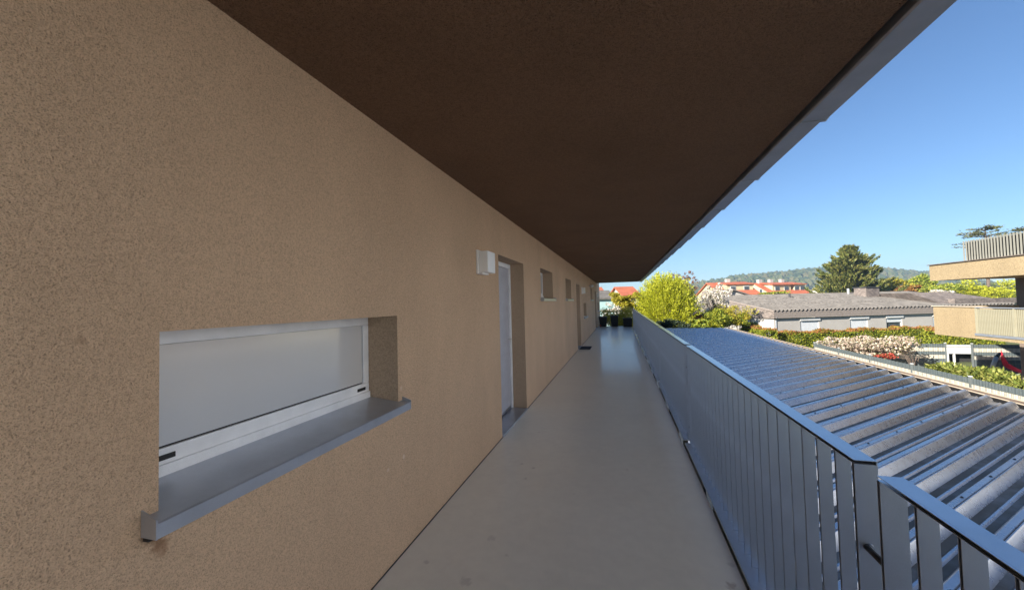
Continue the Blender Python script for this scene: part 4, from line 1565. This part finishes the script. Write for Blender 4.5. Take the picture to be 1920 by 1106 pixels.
def layered_pine(px, py, d, rpx, hpx, label):
    c = at(px, py, d)
    r = rpx * d / FPX
    hz = hpx * d / FPX
    root = thing('pine_tree', label, 'tree', (c[0], c[1], GZ))
    P_, D_ = [], []
    st = MB()
    st.tube([(c[0], c[1], GZ), (c[0] + .2, c[1], c[2] - hz * .5), (c[0] + .1, c[1], c[2] + hz * .9)], [.3, .16, .04], 7)
    for k in range(42):
        a = rnd.uniform(0, 6.28)
        f = rnd.uniform(-1, 1)
        ln = r * rnd.uniform(.35, 1.0) * (1.0 - .45 * max(0, f))
        s = np.array([c[0] + .1, c[1], c[2] + hz * f * .9 - .3])
        e = s + np.array([math.cos(a) * ln, math.sin(a) * ln, .35])
        st.tube([s, (s + e) / 2 + np.array([0, 0, .15]), e], [.05, .035, .012], 4)
        for q in range(34):
            u = rnd.uniform(.45, 1.05)
            P_.append(s + (e - s) * u + np.array([rnd.gauss(0, .3), rnd.gauss(0, .3), rnd.gauss(.05, .06)]))
            D_.append((e - s) / ln + np.array([rnd.gauss(0, .7), rnd.gauss(0, .7), rnd.gauss(0, .2)]))
    leaves('crown', M['lf_pine'], P_, D_, .42, .14, root)
    st.build('trunk', M['bark'], root, fix=False)


layered_pine(1846, 443, 66, 42, 20, 'sparse flat layered pine rising behind the upper terrace slats')
layered_pine(1918, 441, 68, 30, 17, 'sparse pine cut off by the right photo edge above the terrace')

# ================================================================== HILLS WITH FOREST
prof_px = [(600, 540), (900, 545), (1000, 548), (1060, 552), (1140, 552), (1190, 553), (1260, 546), (1310, 533), (1380, 521), (1450, 514), (1530, 506), (1600, 500), (1655, 507), (1740, 512), (1800, 520), (1860, 532), (1930, 538), (2100, 545)]
DH = 700.0


def hill(name, prof, dist, back):
    mb = MB()
    rows = 10
    grid = []
    for k in range(len(prof) * 6 - 5):
        i, f = divmod(k, 6)
        f /= 6
        a_, b_ = prof[i], prof[min(i + 1, len(prof) - 1)]
        px = a_[0] + (b_[0] - a_[0]) * f
        py = a_[1] + (b_[1] - a_[1]) * f
        row = []
        for r_ in range(rows + 1):
            u = r_ / rows
            p = at(px, py, dist)
            dirv = p - CAM
            dirv[2] = 0
            dirv /= np.linalg.norm(dirv)
            base = p[:2] - dirv[:2] * (back * (1 - u))
            z = GZ - 2 + (p[2] - 5 - GZ + 2) * math.sin(u * math.pi / 2)
            row.append((base[0], base[1], z))
        e = row[-1]
        row.append((e[0] + dirv[0] * back, e[1] + dirv[1] * back, GZ - 2))
        grid.append(row)
    for i in range(len(grid) - 1):
        for j in range(len(grid[0]) - 1):
            mb.quad(grid[i][j], grid[i + 1][j], grid[i + 1][j + 1], grid[i][j + 1])
    o = mb.build(name, M['hill'], fix=False, smooth=False)
    struct(o)
    return grid


grid = hill('hill', prof_px, DH, 330.0)
# the wood on the hill: one mass of crowns
ico_b = bmesh.new()
bmesh.ops.create_icosphere(ico_b, subdivisions=1, radius=1)
iv = np.array([v.co[:] for v in ico_b.verts])
if_ = [tuple(v.index for v in f.verts) for f in ico_b.faces]
ico_b.free()
V, F = [], []
cnt = 0
for i in range(len(grid) - 1):
    for j in range(2, len(grid[0]) - 1):
        a_, b_, c_, d_ = [np.array(q) for q in (grid[i][j], grid[i + 1][j], grid[i + 1][j + 1], grid[i][j + 1])]
        area = np.linalg.norm(np.cross(b_ - a_, d_ - a_))
        if j == len(grid[0]) - 2:
            n_ = int(area / 420)
        else:
            n_ = int(area / 42)
        n_ = min(n_, 60)
        for q in range(n_):
            u, v = rnd.random(), rnd.random()
            if j == len(grid[0]) - 2:
                v *= .12
            p = a_ * (1 - u) * (1 - v) + b_ * u * (1 - v) + c_ * u * v + d_ * (1 - u) * v
            r_ = rnd.uniform(2.6, 5.2)
            s = nrs.uniform(.75, 1.25, size=(12, 1))
            V.append(iv * s * np.array([r_, r_, r_ * rnd.uniform(.8, 1.35)]) + p + np.array([0, 0, r_ * .7]))
            F += [tuple(t + cnt for t in f) for f in if_]
            cnt += 12
V = np.concatenate(V)
me = bpy.data.meshes.new('hill_forest')
me.from_pydata(V.tolist(), [], F)
me.materials.append(M['lf_forest'])
fo = bpy.data.objects.new('hill_forest', me)
col.objects.link(fo)
fo['kind'] = 'stuff'
fo['label'] = 'hazy wooded hillside on the horizon'
fo['category'] = 'forest'
# a belt of mid-distance trees so that the plain does not read as bare
belt = []
for k in range(420):
    px = rnd.uniform(1000, 2050)
    d = rnd.uniform(150, 520)
    p = at(px, 560, d)
    belt.append((p[0], p[1], rnd.uniform(2.5, 5.0)))
P_, D_ = [], []
for (x, y, r_) in belt:
    n_ = 60
    v = nrs.normal(size=(n_, 3))
    v /= np.linalg.norm(v, axis=1, keepdims=True)
    P_.append(np.array([x, y, GZ + r_ * .9]) + v * r_ * np.array([1, 1, .9]) * (.6 + .5 * nrs.rand(n_, 1)))
    D_.append(nrs.normal(size=(n_, 3)))
bo = leaves('tree_belt', M['lf_forest'], np.concatenate(P_), np.concatenate(D_), 2.2, 1.8)
bo['kind'] = 'stuff'
bo['label'] = 'far belt of trees in front of the hills'
bo['category'] = 'forest'

# ================================================================== HAZE
hz = MB().box(-1200, 1200, -1200, 1200, GZ - 6, 74).build('haze', M['ground'])
hz.data.materials.clear()
hm = bpy.data.materials.new('haze_air')
hm.use_nodes = True
ht = hm.node_tree
for nd in list(ht.nodes):
    if nd.type != 'OUTPUT_MATERIAL':
        ht.nodes.remove(nd)
pv = ht.nodes.new('ShaderNodeVolumePrincipled')
pv.inputs['Color'].default_value = (.52, .74, 1.0, 1)
pv.inputs['Density'].default_value = .00055
pv.inputs['Anisotropy'].default_value = 0.2
ht.links.new(pv.outputs[0], [n for n in ht.nodes if n.type == 'OUTPUT_MATERIAL'][0].inputs['Volume'])
hz.data.materials.append(hm)
hz['kind'] = 'stuff'
